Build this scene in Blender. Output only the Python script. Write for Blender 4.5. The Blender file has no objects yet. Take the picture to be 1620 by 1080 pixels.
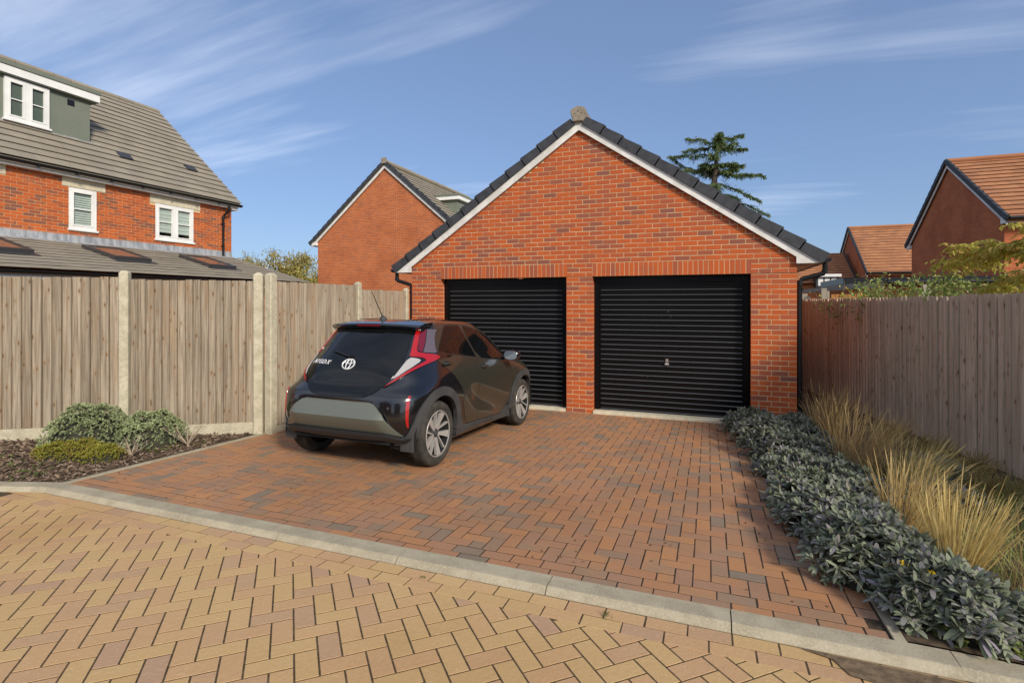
import bpy, bmesh, math, random
import numpy as np
from mathutils import Matrix, Vector, Euler
R = math.radians
random.seed(7)
rng = np.random.default_rng(7)
scene = bpy.context.scene
COL = scene.collection

# ------------------------------------------------------------------ camera, sky, sun, exposure
CAM = Vector((5.22, -8.56, 1.8225)); YAW = 0.3592; FPX = 830.0
cam_data = bpy.data.cameras.new('camera')
cam_data.sensor_width = 36.0
cam_data.lens = FPX / 1620.0 * 36.0
cam_data.shift_y = -(540.0 - 478.97) / 1620.0
cam_data.clip_start = 0.05; cam_data.clip_end = 3000
cam = bpy.data.objects.new('camera', cam_data); COL.objects.link(cam)
cam.location = CAM; cam.rotation_euler = (R(90), 0, YAW)
scene.camera = cam

SUN_AZ = R(-38)      # direction towards the sun, angle from +x axis (garage frame)
SUN_EL = R(29)
sd = Vector((math.cos(SUN_AZ) * math.cos(SUN_EL), math.sin(SUN_AZ) * math.cos(SUN_EL), math.sin(SUN_EL)))
sun_data = bpy.data.lights.new('sun', 'SUN')
sun_data.energy = 2.5; sun_data.angle = R(10.0); sun_data.color = (1.0, 0.91, 0.76)
sun = bpy.data.objects.new('sun', sun_data); COL.objects.link(sun)
sun.rotation_euler = sd.to_track_quat('Z', 'Y').to_euler()

world = bpy.data.worlds.new('World'); scene.world = world; world.use_nodes = True
nt = world.node_tree; nt.nodes.clear()
def N(t, kind, **kw):
    n = t.nodes.new(kind)
    for k, v in kw.items():
        if k == 'inp':
            for a, b in v.items(): n.inputs[a].default_value = b
        else: setattr(n, k, v)
    return n
def L(t, a, b): t.links.new(a, b)
wo = N(nt, 'ShaderNodeOutputWorld'); bg = N(nt, 'ShaderNodeBackground')
sky = N(nt, 'ShaderNodeTexSky', sky_type='NISHITA', sun_disc=False)
sky.sun_elevation = SUN_EL
sky.sun_rotation = R(90) - SUN_AZ        # blender: rotation measured clockwise from +Y
sky.air_density = 1.0; sky.dust_density = 0.6; sky.ozone_density = 2.5; sky.altitude = 50
tc = N(nt, 'ShaderNodeTexCoord')
mp = N(nt, 'ShaderNodeMapping')
# project the view direction onto a flat cloud deck so that streaks foreshorten towards the horizon
sep = N(nt, 'ShaderNodeSeparateXYZ'); L(nt, tc.outputs['Generated'], sep.inputs[0])
mz = N(nt, 'ShaderNodeMath', operation='MAXIMUM', inp={1: 0.03}); L(nt, sep.outputs['Z'], mz.inputs[0])
mza = N(nt, 'ShaderNodeMath', operation='ADD', inp={1: 0.12}); L(nt, mz.outputs[0], mza.inputs[0])
dx = N(nt, 'ShaderNodeMath', operation='DIVIDE'); L(nt, sep.outputs['X'], dx.inputs[0]); L(nt, mza.outputs[0], dx.inputs[1])
dy = N(nt, 'ShaderNodeMath', operation='DIVIDE'); L(nt, sep.outputs['Y'], dy.inputs[0]); L(nt, mza.outputs[0], dy.inputs[1])
cmb = N(nt, 'ShaderNodeCombineXYZ'); L(nt, dx.outputs[0], cmb.inputs[0]); L(nt, dy.outputs[0], cmb.inputs[1])
mp.inputs['Rotation'].default_value = (0, 0, R(-28)); mp.inputs['Scale'].default_value = (0.26, 1.7, 1)
mp.inputs['Location'].default_value = (5.1, 0.3, 0.0)
L(nt, cmb.outputs[0], mp.inputs[0])
n1 = N(nt, 'ShaderNodeTexNoise', inp={'Scale': 1.0, 'Detail': 9.0, 'Roughness': 0.60, 'Distortion': 0.3}); L(nt, mp.outputs[0], n1.inputs['Vector'])
n2 = N(nt, 'ShaderNodeTexNoise', inp={'Scale': 0.45, 'Detail': 3.0, 'Roughness': 0.5}); L(nt, cmb.outputs[0], n2.inputs['Vector'])
mul0 = N(nt, 'ShaderNodeMath', operation='MULTIPLY'); L(nt, n1.outputs['Fac'], mul0.inputs[0]); L(nt, n2.outputs['Fac'], mul0.inputs[1])
# broken cloud thickens towards the far side of the sky, as the car's tailgate mirrors it
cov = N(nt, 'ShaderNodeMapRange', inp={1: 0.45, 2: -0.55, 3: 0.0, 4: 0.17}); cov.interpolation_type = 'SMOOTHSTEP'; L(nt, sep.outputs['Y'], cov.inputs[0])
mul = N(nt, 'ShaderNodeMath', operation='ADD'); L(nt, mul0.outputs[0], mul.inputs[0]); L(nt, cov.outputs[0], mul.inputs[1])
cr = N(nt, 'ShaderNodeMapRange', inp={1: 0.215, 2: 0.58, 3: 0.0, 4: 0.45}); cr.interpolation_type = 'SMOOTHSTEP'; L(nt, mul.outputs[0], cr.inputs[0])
sc0 = N(nt, 'ShaderNodeVectorMath', operation='SCALE', inp={'Scale': 0.1}); L(nt, sky.outputs[0], sc0.inputs[0])
gm = N(nt, 'ShaderNodeGamma', inp={'Gamma': 0.6}); L(nt, sc0.outputs[0], gm.inputs[0])      # evens out the whole sky as the photograph does
tint = N(nt, 'ShaderNodeMix', data_type='RGBA', blend_type='MULTIPLY', inp={0: 1.0, 7: (2.45, 3.2, 4.45, 1)})
L(nt, gm.outputs[0], tint.inputs[6])
cm = N(nt, 'ShaderNodeMix', data_type='RGBA', inp={7: (8.6, 8.6, 8.8, 1)})
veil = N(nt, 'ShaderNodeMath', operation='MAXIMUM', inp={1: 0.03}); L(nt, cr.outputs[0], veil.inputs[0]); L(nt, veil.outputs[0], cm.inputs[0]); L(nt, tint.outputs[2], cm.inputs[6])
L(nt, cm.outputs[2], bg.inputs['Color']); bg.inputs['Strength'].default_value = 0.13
L(nt, bg.outputs[0], wo.inputs[0])

scene.view_settings.view_transform = 'Standard'
try: scene.view_settings.look = 'None'
except Exception: pass
scene.view_settings.gamma = 1.0
scene.view_settings.exposure = 0.72
scene.cycles.max_bounces = 6
scene.cycles.use_denoising = True

# ------------------------------------------------------------------ helpers
def world_of(o):
    if o.parent is None: return o.matrix_basis.copy()
    return world_of(o.parent) @ o.matrix_parent_inverse @ o.matrix_basis
def set_parent(o, p):
    o.parent = p
    o.matrix_parent_inverse = world_of(p).inverted()
def tag(o, label=None, cat=None, group=None, kind=None):
    if label: o['label'] = label
    if cat: o['category'] = cat
    if group: o['group'] = group
    if kind: o['kind'] = kind
    return o
def thing(name, loc, label, cat, group=None):
    o = bpy.data.objects.new(name, None); COL.objects.link(o)
    o.location = loc; o.empty_display_size = 0.2
    return tag(o, label, cat, group)
def link_mesh(name, me, parent=None):
    o = bpy.data.objects.new(name, me); COL.objects.link(o)
    if parent is not None: set_parent(o, parent)
    return o
class MB:
    def __init__(s): s.v = []; s.f = []; s.mi = []; s.cur = 0
    def add(s, vs, fs):
        b = len(s.v); s.v.extend([tuple(p) for p in vs])
        for f in fs: s.f.append(tuple(b + i for i in f)); s.mi.append(s.cur)
        return s
    def box(s, x0, x1, y0, y1, z0, z1):
        return s.add([(x0,y0,z0),(x1,y0,z0),(x1,y1,z0),(x0,y1,z0),(x0,y0,z1),(x1,y0,z1),(x1,y1,z1),(x0,y1,z1)],
                     [(0,3,2,1),(4,5,6,7),(0,1,5,4),(1,2,6,5),(2,3,7,6),(3,0,4,7)])
    def mbox(s, M, sx, sy, sz):
        vs = [M @ Vector((a*sx/2, b*sy/2, c*sz/2)) for c in (-1,1) for (a,b) in ((-1,-1),(1,-1),(1,1),(-1,1))]
        return s.add(vs, [(0,3,2,1),(4,5,6,7),(0,1,5,4),(1,2,6,5),(2,3,7,6),(3,0,4,7)])
    def prism(s, poly, d0, d1, f):
        # poly: 2D points; f(u, v, d) -> 3D point
        n = len(poly)
        vs = [f(u, v, d0) for u, v in poly] + [f(u, v, d1) for u, v in poly]
        fs = [tuple(range(n-1, -1, -1)), tuple(range(n, 2*n))] + [(i, (i+1) % n, n+(i+1) % n, n+i) for i in range(n)]
        return s.add(vs, fs)
    def tube(s, pts, r, n=8, cap=True):
        pts = [Vector(p) for p in pts]; rs = r if isinstance(r, (list, tuple)) else [r]*len(pts)
        rings = []; up = None
        for i, p in enumerate(pts):
            t = (pts[min(i+1, len(pts)-1)] - pts[max(i-1, 0)]).normalized()
            if up is None:
                up = Vector((0,0,1)) if abs(t.z) < .9 else Vector((1,0,0))
            a = t.cross(up)
            if a.length < 1e-5: a = t.cross(Vector((0,1,0)))
            a.normalize(); b = a.cross(t).normalized(); up = b
            rings.append([p + a*math.cos(2*math.pi*k/n)*rs[i] + b*math.sin(2*math.pi*k/n)*rs[i] for k in range(n)])
        vs = [q for ring in rings for q in ring]; fs = []
        for i in range(len(pts)-1):
            for k in range(n):
                fs.append((i*n+k, i*n+(k+1) % n, (i+1)*n+(k+1) % n, (i+1)*n+k))
        if cap: fs += [tuple(range(n-1,-1,-1)), tuple((len(pts)-1)*n+k for k in range(n))]
        return s.add(vs, fs)
    def mesh(s, name, mats, smooth=False):
        me = bpy.data.meshes.new(name); me.from_pydata(s.v, [], s.f)
        if not isinstance(mats, (list, tuple)): mats = [mats]
        for m in mats: me.materials.append(m)
        if len(mats) > 1: me.polygons.foreach_set('material_index', s.mi)
        bm = bmesh.new(); bm.from_mesh(me); bmesh.ops.recalc_face_normals(bm, faces=bm.faces); bm.to_mesh(me); bm.free()
        if smooth:
            me.polygons.foreach_set('use_smooth', [True]*len(me.polygons))
            try: me.set_sharp_from_angle(angle=R(38))
            except Exception: pass
        me.update(); return me
    def build(s, name, mats, parent=None, smooth=False):
        return link_mesh(name, s.mesh(name, mats, smooth), parent)
def raw_mesh(name, v, f, mat):
    # numpy verts (n,3) and faces (m,k) of equal size, fast path
    me = bpy.data.meshes.new(name); v = np.asarray(v, np.float32); f = np.asarray(f, np.int32)
    me.vertices.add(len(v)); me.vertices.foreach_set('co', v.ravel())
    k = f.shape[1]; me.loops.add(f.size); me.loops.foreach_set('vertex_index', f.ravel())
    me.polygons.add(len(f)); me.polygons.foreach_set('loop_start', np.arange(0, f.size, k, dtype=np.int32))
    try: me.polygons.foreach_set('loop_total', np.full(len(f), k, np.int32))
    except Exception: pass
    me.update(calc_edges=True); me.validate()
    if mat: me.materials.append(mat)
    return me
def to_px(p):
    d = p - CAM; c, s = math.cos(YAW), math.sin(YAW)
    X = c*d.x + s*d.y; Z = -s*d.x + c*d.y
    if Z < .1: return (-9999, -9999, Z)
    return (810 + FPX*X/Z, 478.97 - FPX*d.z/Z, Z)
def field(name, tmpl, mats_list, mat, parent, n=300, rest='brickwork', ok=None, smooth=False):
    """pieces that share one mesh: the n that show largest become parts, the rest one stuff part"""
    tv, tf = tmpl
    sc = []
    for i, M in enumerate(mats_list):
        x, y, z = to_px(M.translation)
        vis = -15 < x < 1635 and -15 < y < 1095 and z > .3
        if vis and ok is not None: vis = ok(x, y, M.translation)
        sc.append((0 if vis else 1, z, i))
    sc.sort(); pick = set(i for a, z, i in sc[:n] if a == 0)
    mb = MB(); mb.add(tv, tf); me = mb.mesh(name, mat, smooth)
    for i in sorted(pick):
        o = bpy.data.objects.new(name, me); COL.objects.link(o)
        o.matrix_basis = mats_list[i]
        if parent is not None: set_parent(o, parent)
    left = [M for i, M in enumerate(mats_list) if i not in pick]
    if left:
        A = np.array([[list(r) for r in M] for M in left])
        V = np.c_[np.array(tv, float), np.ones(len(tv))]
        W = np.einsum('nij,kj->nki', A, V)[:, :, :3].reshape(-1, 3)
        nv = len(tv); allf = []
        mb2 = MB(); mb2.v = [tuple(p) for p in W]
        for q in range(len(left)):
            for f in tf: allf.append(tuple(q*nv + k for k in f))
        mb2.f = allf; mb2.mi = [0]*len(allf)
        o = mb2.build(rest, mat, parent, smooth); o['kind'] = 'stuff'
        return o
def T(x, y, z, rz=0, sx=1, sy=1, sz=1):
    return Matrix.Translation((x, y, z)) @ Matrix.Rotation(rz, 4, 'Z') @ Matrix.Diagonal((sx, sy, sz, 1))
UNIT = ([(-.5,-.5,-.5),(.5,-.5,-.5),(.5,.5,-.5),(-.5,.5,-.5),(-.5,-.5,.5),(.5,-.5,.5),(.5,.5,.5),(-.5,.5,.5)],
        [(0,3,2,1),(4,5,6,7),(0,1,5,4),(1,2,6,5),(2,3,7,6),(3,0,4,7)])

# ------------------------------------------------------------------ materials
def mat(name, col=(.5,.5,.5), rough=.6, metal=0.0, spec=.5, coat=0.0, coat_rough=.05):
    m = bpy.data.materials.new(name); m.use_nodes = True
    b = m.node_tree.nodes['Principled BSDF']
    b.inputs['Base Color'].default_value = (*col, 1); b.inputs['Roughness'].default_value = rough
    b.inputs['Metallic'].default_value = metal; b.inputs['Specular IOR Level'].default_value = spec
    b.inputs['Coat Weight'].default_value = coat; b.inputs['Coat Roughness'].default_value = coat_rough
    return m
def ramp(t, stops, interp='LINEAR'):
    r = N(t, 'ShaderNodeValToRGB'); r.color_ramp.interpolation = interp
    e = r.color_ramp.elements
    while len(e) > 1: e.remove(e[0])
    e[0].position = stops[0][0]; e[0].color = (*stops[0][1], 1)
    for p, c in stops[1:]:
        q = e.new(p); q.color = (*c, 1)
    return r
def piece_random(t, extra=0.0):
    oi = N(t, 'ShaderNodeObjectInfo'); ge = N(t, 'ShaderNodeNewGeometry')
    a = N(t, 'ShaderNodeMath', operation='ADD'); L(t, oi.outputs['Random'], a.inputs[0]); L(t, ge.outputs['Random Per Island'], a.inputs[1])
    b = N(t, 'ShaderNodeMath', operation='MULTIPLY_ADD', inp={1: 1.0 + extra, 2: extra * 3.17}); L(t, a.outputs[0], b.inputs[0])
    f = N(t, 'ShaderNodeMath', operation='FRACT'); L(t, b.outputs[0], f.inputs[0])
    return f.outputs[0], ge
def mixc(t, fac, a, b, blend='MIX'):
    m = N(t, 'ShaderNodeMix', data_type='RGBA', blend_type=blend)
    for sock, v in ((0, fac), (6, a), (7, b)):
        if isinstance(v, (int, float)): m.inputs[sock].default_value = v
        elif isinstance(v, tuple): m.inputs[sock].default_value = (*v, 1)
        else: L(t, v, m.inputs[sock])
    return m.outputs[2]
def noise(t, vec, scale, detail=3, rough=.55, dist=0.0):
    n = N(t, 'ShaderNodeTexNoise', inp={'Scale': scale, 'Detail': detail, 'Roughness': rough, 'Distortion': dist})
    if vec is not None: L(t, vec, n.inputs['Vector'])
    return n.outputs['Fac']
def maprange(t, v, a, b, c=0.0, d=1.0, smooth=True):
    m = N(t, 'ShaderNodeMapRange', inp={1: a, 2: b, 3: c, 4: d})
    if smooth: m.interpolation_type = 'SMOOTHSTEP'
    L(t, v, m.inputs[0]); return m.outputs[0]
def bump(t, b, h, strength=.3, dist=.01):
    n = N(t, 'ShaderNodeBump', inp={'Strength': strength, 'Distance': dist}); L(t, h, n.inputs['Height']); L(t, n.outputs[0], b.inputs['Normal'])
def scaled(t, vec, s, rot=(0,0,0)):
    m = N(t, 'ShaderNodeMapping'); m.inputs['Scale'].default_value = s; m.inputs['Rotation'].default_value = rot
    L(t, vec, m.inputs[0]); return m.outputs[0]
def pieces_mat(name, stops, dark=None, dark_rng=(.55,.75), grain=60, streak=(1,1,1), rough=.85, speck=None, bump_s=.35, large=None, interp='LINEAR', dark_amt=.85):
    m = mat(name, rough=rough, spec=.3); t = m.node_tree; b = t.nodes['Principled BSDF']
    rnd, ge = piece_random(t)
    base = ramp(t, stops, interp); L(t, rnd, base.inputs[0]); c = base.outputs[0]
    pos = ge.outputs['Position']
    if dark:
        nz = noise(t, scaled(t, pos, streak), 5.0, 4, .6)
        r2 = N(t, 'ShaderNodeMath', operation='MULTIPLY_ADD', inp={1: .5, 2: -.25}); 
        r3, _ = piece_random(t, .7); L(t, r3, r2.inputs[0])
        ad = N(t, 'ShaderNodeMath', operation='ADD'); L(t, nz, ad.inputs[0]); L(t, r2.outputs[0], ad.inputs[1])
        c = mixc(t, maprange(t, ad.outputs[0], *dark_rng, 0, dark_amt), c, dark)
    g = noise(t, pos, grain, 4, .65)
    c = mixc(t, maprange(t, g, .3, .75, 0, .45), c, (.5,.5,.5), 'OVERLAY')
    c = mixc(t, maprange(t, g, .15, .42, .35, 0), c, tuple(0.35*x for x in stops[0][1]))
    if speck:
        vo = N(t, 'ShaderNodeTexVoronoi', inp={'Scale': 130.0}); L(t, pos, vo.inputs['Vector'])
        nn = noise(t, pos, 45, 2)
        mu = N(t, 'ShaderNodeMath', operation='MULTIPLY_ADD', inp={1: -.35}); L(t, nn, mu.inputs[0]); L(t, vo.outputs['Distance'], mu.inputs[2])
        c = mixc(t, maprange(t, mu.outputs[0], -.10, .03, .6, 0), c, speck)
    if large:
        c = mixc(t, maprange(t, noise(t, pos, large[0], 4, .6), large[1], large[2], 0, large[4]), c, large[3], 'MULTIPLY')
    L(t, c, b.inputs['Base Color'])
    bump(t, b, g, bump_s, .004)
    return m
M_BRICK = pieces_mat('brick_red', [(0,(.48,.104,.024)),(.35,(.45,.093,.025)),(.55,(.42,.09,.028)),(.72,(.37,.088,.035)),(.88,(.32,.088,.045)),(.97,(.26,.085,.052)),(1,(.22,.08,.056))],
                     dark=(.27,.09,.06), dark_rng=(.6,.85), streak=(1.2,1.2,2.0), grain=70, dark_amt=.45)
M_BRICKA = pieces_mat('brick_orange', [(0,(.54,.125,.028)),(.35,(.47,.105,.026)),(.7,(.40,.088,.025)),(.88,(.29,.085,.04)),(1,(.2,.085,.055))],
                     dark=(.2,.09,.06), dark_rng=(.62,.8), streak=(1.6,1.6,3.5), grain=70)
M_MORTAR = pieces_mat('mortar', [(0,(.62,.47,.27)),(1,(.62,.47,.27))], grain=120, rough=.95)
M_PAVER = pieces_mat('paver_orange', [(0,(.41,.205,.10)),(.2,(.38,.19,.098)),(.42,(.44,.215,.095)),(.62,(.37,.195,.108)),(.80,(.34,.19,.115)),(.92,(.29,.185,.12)),(.97,(.24,.178,.128)),(1,(.20,.165,.125))],
                     grain=48, rough=.9, dark=(.25,.19,.13), dark_rng=(.50,.85), dark_amt=.65, streak=(.9,.9,.9), speck=(.55,.42,.3), large=(.55,.35,.75,(.82,.78,.73),.8))
M_ROAD = pieces_mat('paver_buff', [(0,(.50,.325,.145)),(.35,(.53,.35,.16)),(.6,(.51,.315,.155)),(.8,(.49,.30,.155)),(.93,(.46,.29,.16)),(1,(.43,.27,.165))],
                     grain=38, rough=.85, speck=(.86,.78,.62), large=(.6,.4,.8,(.85,.79,.72),.8), bump_s=.6)
def simple_noise_mat(name, c1, c2, scale=8, stretch=(1,1,1), rough=.85, bump_s=.3, detail=5, lo=.35, hi=.65, fine=None):
    m = mat(name, c1, rough, spec=.3); t = m.node_tree; b = t.nodes['Principled BSDF']
    ge = N(t, 'ShaderNodeNewGeometry'); v = scaled(t, ge.outputs['Position'], stretch)
    n = noise(t, v, scale, detail, .6)
    c = mixc(t, maprange(t, n, lo, hi), c1, c2)
    if fine:
        c = mixc(t, maprange(t, noise(t, ge.outputs['Position'], fine[0], 3), .45, .7, 0, fine[2]), c, fine[1])
    L(t, c, b.inputs['Base Color']); bump(t, b, n, bump_s, .006); return m
M_SAND = simple_noise_mat('joint_sand', (.03,.022,.015), (.065,.045,.027), 30)
M_SANDR = simple_noise_mat('road_joint_sand', (.05,.034,.017), (.11,.075,.04), 30)
M_KERB = simple_noise_mat('kerb_concrete', (.39,.335,.235), (.30,.255,.175), 6, fine=(90,(.50,.45,.34),.5), rough=.9)
M_CONC = simple_noise_mat('post_concrete', (.52,.47,.35), (.40,.36,.26), 10, fine=(60,(.26,.23,.16),.45), rough=.92, bump_s=.5)
M_SOIL = simple_noise_mat('soil', (.06,.042,.028), (.14,.10,.062), 14, bump_s=.9)
M_WHITE = simple_noise_mat('white_upvc', (.80,.79,.76), (.72,.71,.68), 3, rough=.4, bump_s=0)
M_BARGE = simple_noise_mat('white_bargeboard', (.76,.74,.70), (.60,.58,.54), 5, stretch=(1,1,1), rough=.5, bump_s=0)
M_BLACKP = mat('black_plastic', (.008,.008,.009), .32, spec=.4)
M_VERGE = simple_noise_mat('verge_grey', (.052,.055,.063), (.036,.038,.044), 8, rough=.62, bump_s=.1)
M_TILE = pieces_mat('roof_tile_grey', [(0,(.27,.235,.18)),(.5,(.295,.255,.195)),(1,(.245,.215,.17))], grain=40, rough=.9, large=(.8,.4,.7,(.82,.8,.75),.6))
M_TILEB = pieces_mat('roof_tile_brown', [(0,(.42,.19,.088)),(.5,(.38,.165,.078)),(1,(.33,.15,.075))], grain=30, rough=.9, large=(.5,.4,.7,(.8,.74,.7),.6))
M_LEAD = simple_noise_mat('lead_flashing', (.23,.24,.26), (.40,.41,.42), 4, stretch=(1,2.5,.6), rough=.55)
M_STONE = simple_noise_mat('cast_stone', (.62,.55,.40), (.50,.45,.33), 8, rough=.9)
M_RENDER = simple_noise_mat('dormer_cladding', (.155,.175,.135), (.175,.19,.15), 2, rough=.7, bump_s=.05)
M_GLASS = mat('window_glass', (.035,.045,.055), .04, spec=.9)
def brick_tex_mat(name, c1, c2, mortar, axis):
    # far walls: single bricks are below about ten pixels, so the material draws them
    m = mat(name, c1, .9, spec=.2); t = m.node_tree; b = t.nodes['Principled BSDF']
    ge = N(t, 'ShaderNodeNewGeometry'); sp = N(t, 'ShaderNodeSeparateXYZ'); L(t, ge.outputs['Position'], sp.inputs[0])
    cb = N(t, 'ShaderNodeCombineXYZ'); L(t, sp.outputs[axis], cb.inputs[0]); L(t, sp.outputs['Z'], cb.inputs[1])
    br = N(t, 'ShaderNodeTexBrick', inp={'Scale': 1.0, 'Mortar Size': .006, 'Brick Width': .225, 'Row Height': .075, 'Bias': -.25, 'Mortar Smooth': .1})
    br.inputs['Color1'].default_value = (*c1, 1); br.inputs['Color2'].default_value = (*c2, 1); br.inputs['Mortar'].default_value = (*mortar, 1)
    L(t, cb.outputs[0], br.inputs['Vector'])
    c = mixc(t, maprange(t, noise(t, ge.outputs['Position'], .9, 5, .6), .35, .7, 0, .5), br.outputs['Color'], (.62,.5,.45), 'MULTIPLY')
    L(t, c, b.inputs['Base Color'])
    inv = N(t, 'ShaderNodeMath', operation='SUBTRACT', inp={0: 1.0}); L(t, br.outputs['Fac'], inv.inputs[1])
    bump(t, b, inv.outputs[0], .5, .006)
    return m
M_BRICKB = brick_tex_mat('brick_far', (.52,.135,.04), (.36,.10,.045), (.55,.37,.22), 'X')
M_BRICKC = brick_tex_mat('brick_far_side', (.50,.13,.045), (.38,.10,.045), (.48,.28,.16), 'Y')
def wood_mat(name, c1, c2, knot, sat=.5, streak=14):
    m = mat(name, c1, .88, spec=.2); t = m.node_tree; b = t.nodes['Principled BSDF']
    rnd, ge = piece_random(t)
    co = N(t, 'ShaderNodeTexCoord').outputs['Object']
    off = N(t, 'ShaderNodeVectorMath', operation='MULTIPLY_ADD'); L(t, rnd, off.inputs[0]); off.inputs[1].default_value = (37., 19., 53.); L(t, co, off.inputs[2])
    v = off.outputs[0]
    g = noise(t, scaled(t, v, (streak*2.2, streak*2.2, .9)), 1.6, 6, .62, .6)
    c = mixc(t, maprange(t, g, .3, .7), c1, c2)
    big = noise(t, scaled(t, v, (6,6,1.1)), 1.0, 3)
    c = mixc(t, maprange(t, big, .48, .68, 0, sat), c, knot)
    # knots
    vo = N(t, 'ShaderNodeTexVoronoi', inp={'Scale': 1.0, 'Randomness': 1.0}); L(t, scaled(t, v, (13,13,5.5)), vo.inputs['Vector'])
    kf = maprange(t, vo.outputs['Distance'], .09, .18, .95, 0)
    c = mixc(t, kf, c, (.055,.035,.022))
    c = mixc(t, maprange(t, vo.outputs['Distance'], .15, .40, .45, 0), c, knot)
    br = N(t, 'ShaderNodeHueSaturation'); L(t, c, br.inputs['Color'])
    L(t, maprange(t, rnd, 0, 1, .88, 1.1, False), br.inputs['Value'])
    L(t, br.outputs[0], b.inputs['Base Color']); bump(t, b, g, .55, .004)
    return m
M_WOODL = wood_mat('fence_wood_tan', (.40,.335,.25), (.19,.148,.108), (.28,.18,.10), .45)
M_WOODR = wood_mat('fence_wood_brown', (.66,.55,.42), (.44,.35,.255), (.40,.28,.18), .35)
M_WOODO = wood_mat('orange_shed_boards', (.42,.19,.06), (.33,.14,.045), (.25,.10,.04))
def leaf_mat(name, c1, c2, c3=None, rough=.6, trans=.25):
    m = mat(name, c1, rough, spec=.3); t = m.node_tree; b = t.nodes['Principled BSDF']
    ge = N(t, 'ShaderNodeNewGeometry')
    st = [(0, c1), (.6, c2)] + ([(1, c3)] if c3 else [(1, c2)])
    r = ramp(t, st); L(t, ge.outputs['Random Per Island'], r.inputs[0])
    oi = N(t, 'ShaderNodeObjectInfo'); hs = N(t, 'ShaderNodeHueSaturation'); L(t, r.outputs[0], hs.inputs['Color'])
    L(t, maprange(t, oi.outputs['Random'], 0, 1, .485, .515, False), hs.inputs['Hue']); L(t, maprange(t, oi.outputs['Random'], 0, 1, .85, 1.15, False), hs.inputs['Value'])
    c = mixc(t, maprange(t, noise(t, ge.outputs['Position'], 2.2, 3), .35, .65, 0, .45), hs.outputs[0], tuple(.6*x for x in c1))
    L(t, c, b.inputs['Base Color'])
    out = t.nodes['Material Output']; tr = N(t, 'ShaderNodeBsdfTranslucent'); L(t, c, tr.inputs[0])
    mx = N(t, 'ShaderNodeMixShader', inp={0: trans}); L(t, b.outputs[0], mx.inputs[1]); L(t, tr.outputs[0], mx.inputs[2]); L(t, mx.outputs[0], out.inputs[0])
    return m
K = 0.036           # the drive falls towards the garage: z = -K*y
def gz(y): return -K*y
# ------------------------------------------------------------------ ground
M_GROUND = simple_noise_mat('garden_ground', (.07,.085,.035), (.13,.11,.06), 3, bump_s=.6)
g = MB()
xs = (-900, 900)
for y0, y1 in ((-900, -12), (-12, 0), (0, 900)):
    z0 = gz(max(y0, -12)) - .10 if y0 < 0 else -.10
    z1 = gz(max(y1, -12)) - .10 if y1 <= 0 else -.10
    g.add([(xs[0], y0, z0), (xs[1], y0, z0), (xs[1], y1, z1), (xs[0], y1, z1)], [(0,1,2,3)])
tag(g.build('ground', M_GROUND), kind='structure')

KB = -5.58; KF = -5.745           # kerb back and front lines
PW = .1017                        # paver module
DX0, DX1 = -.16, 6.0437             # drive between its edgings
J = .0085
def paver_tmpl(w, l, h=.06, ch=.0012):
    a, b = w/2, l/2; c = ch
    v = [(-a,-b,-h),(a,-b,-h),(a,b,-h),(-a,b,-h),(-a,-b,-c),(a,-b,-c),(a,b,-c),(-a,b,-c),(-a+c,-b+c,0),(a-c,-b+c,0),(a-c,b-c,0),(-a+c,b-c,0)]
    f = [(8,9,10,11)] + [(i, (i+1) % 4, 4+(i+1) % 4, 4+i) for i in range(4)] + [(4+i, 4+(i+1) % 4, 8+(i+1) % 4, 8+i) for i in range(4)]
    return v, f
P_FULL = paver_tmpl(2*PW-J, PW-J); P_HALF = paver_tmpl(PW-J, PW-J)
SLOPE = Matrix.Rotation(-math.atan(K), 4, 'X')
def pmat(x, y, rz, jit=1.0):
    return (Matrix.Translation((x + random.gauss(0,.0007)*jit, y + random.gauss(0,.0007)*jit, gz(y) + max(-.0008, min(.0016, random.gauss(0,.0008)))*jit)) @ SLOPE
            @ Matrix.Rotation(rz + random.gauss(0, .006)*jit, 4, 'Z') @ Matrix.Rotation(random.gauss(0,.003), 4, 'X') @ Matrix.Rotation(random.gauss(0,.0035), 4, 'Y'))
def car_hides(x, y, p):
    return not (470 < x < 800 and y < 700)
full, half = [], []
nx = int((DX1 - DX0) / PW + .5); ox = DX0 + ((DX1 - DX0) - nx*PW)/2
y_top = -.035; ny = int((y_top - (KB + 2*PW)) / PW) + 1; oy = KB + 2*PW + .004
for j in range(ny):
    for i in range(-1, nx + 1):
        d = (i - j) % 4
        if d == 0:
            ins = [0 <= i < nx, 0 <= i+1 < nx]
            if all(ins): full.append(pmat(ox + (i+1)*PW, oy + (j+.5)*PW, 0))
            elif any(ins): k = i if ins[0] else i+1; half.append(pmat(ox + (k+.5)*PW, oy + (j+.5)*PW, 0))
        if d == 3 and 0 <= i < nx:
            if j + 1 < ny: full.append(pmat(ox + (i+.5)*PW, oy + (j+1)*PW, R(90)))
            else: half.append(pmat(ox + (i+.5)*PW, oy + (j+.5)*PW, 0))
        if j == 0 and d == 2 and 0 <= i < nx:
            half.append(pmat(ox + (i+.5)*PW, oy + .5*PW, 0))
for r in range(2):
    x = DX0 + PW*(.3 if r else 1.0)
    while x < DX1 - PW + .02:
        full.append(pmat(x, KB + (r+.5)*PW + .003, 0)); x += 2*PW
    if x < DX1 + .02: half.append(pmat(x - PW/2, KB + (r+.5)*PW + .003, 0))
drive = MB(); 
drive.add([(DX0-.02, KB, gz(KB)-.002), (DX1+.03, KB, gz(KB)-.002), (DX1+.03, .0, -.002), (DX0-.02, .0, -.002)], [(0,1,2,3)])
drive_o = tag(drive.build('driveway', M_SAND), kind='structure')
field('paver', P_FULL, full, M_PAVER, drive_o, 300, 'block_paving', ok=car_hides)
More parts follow.
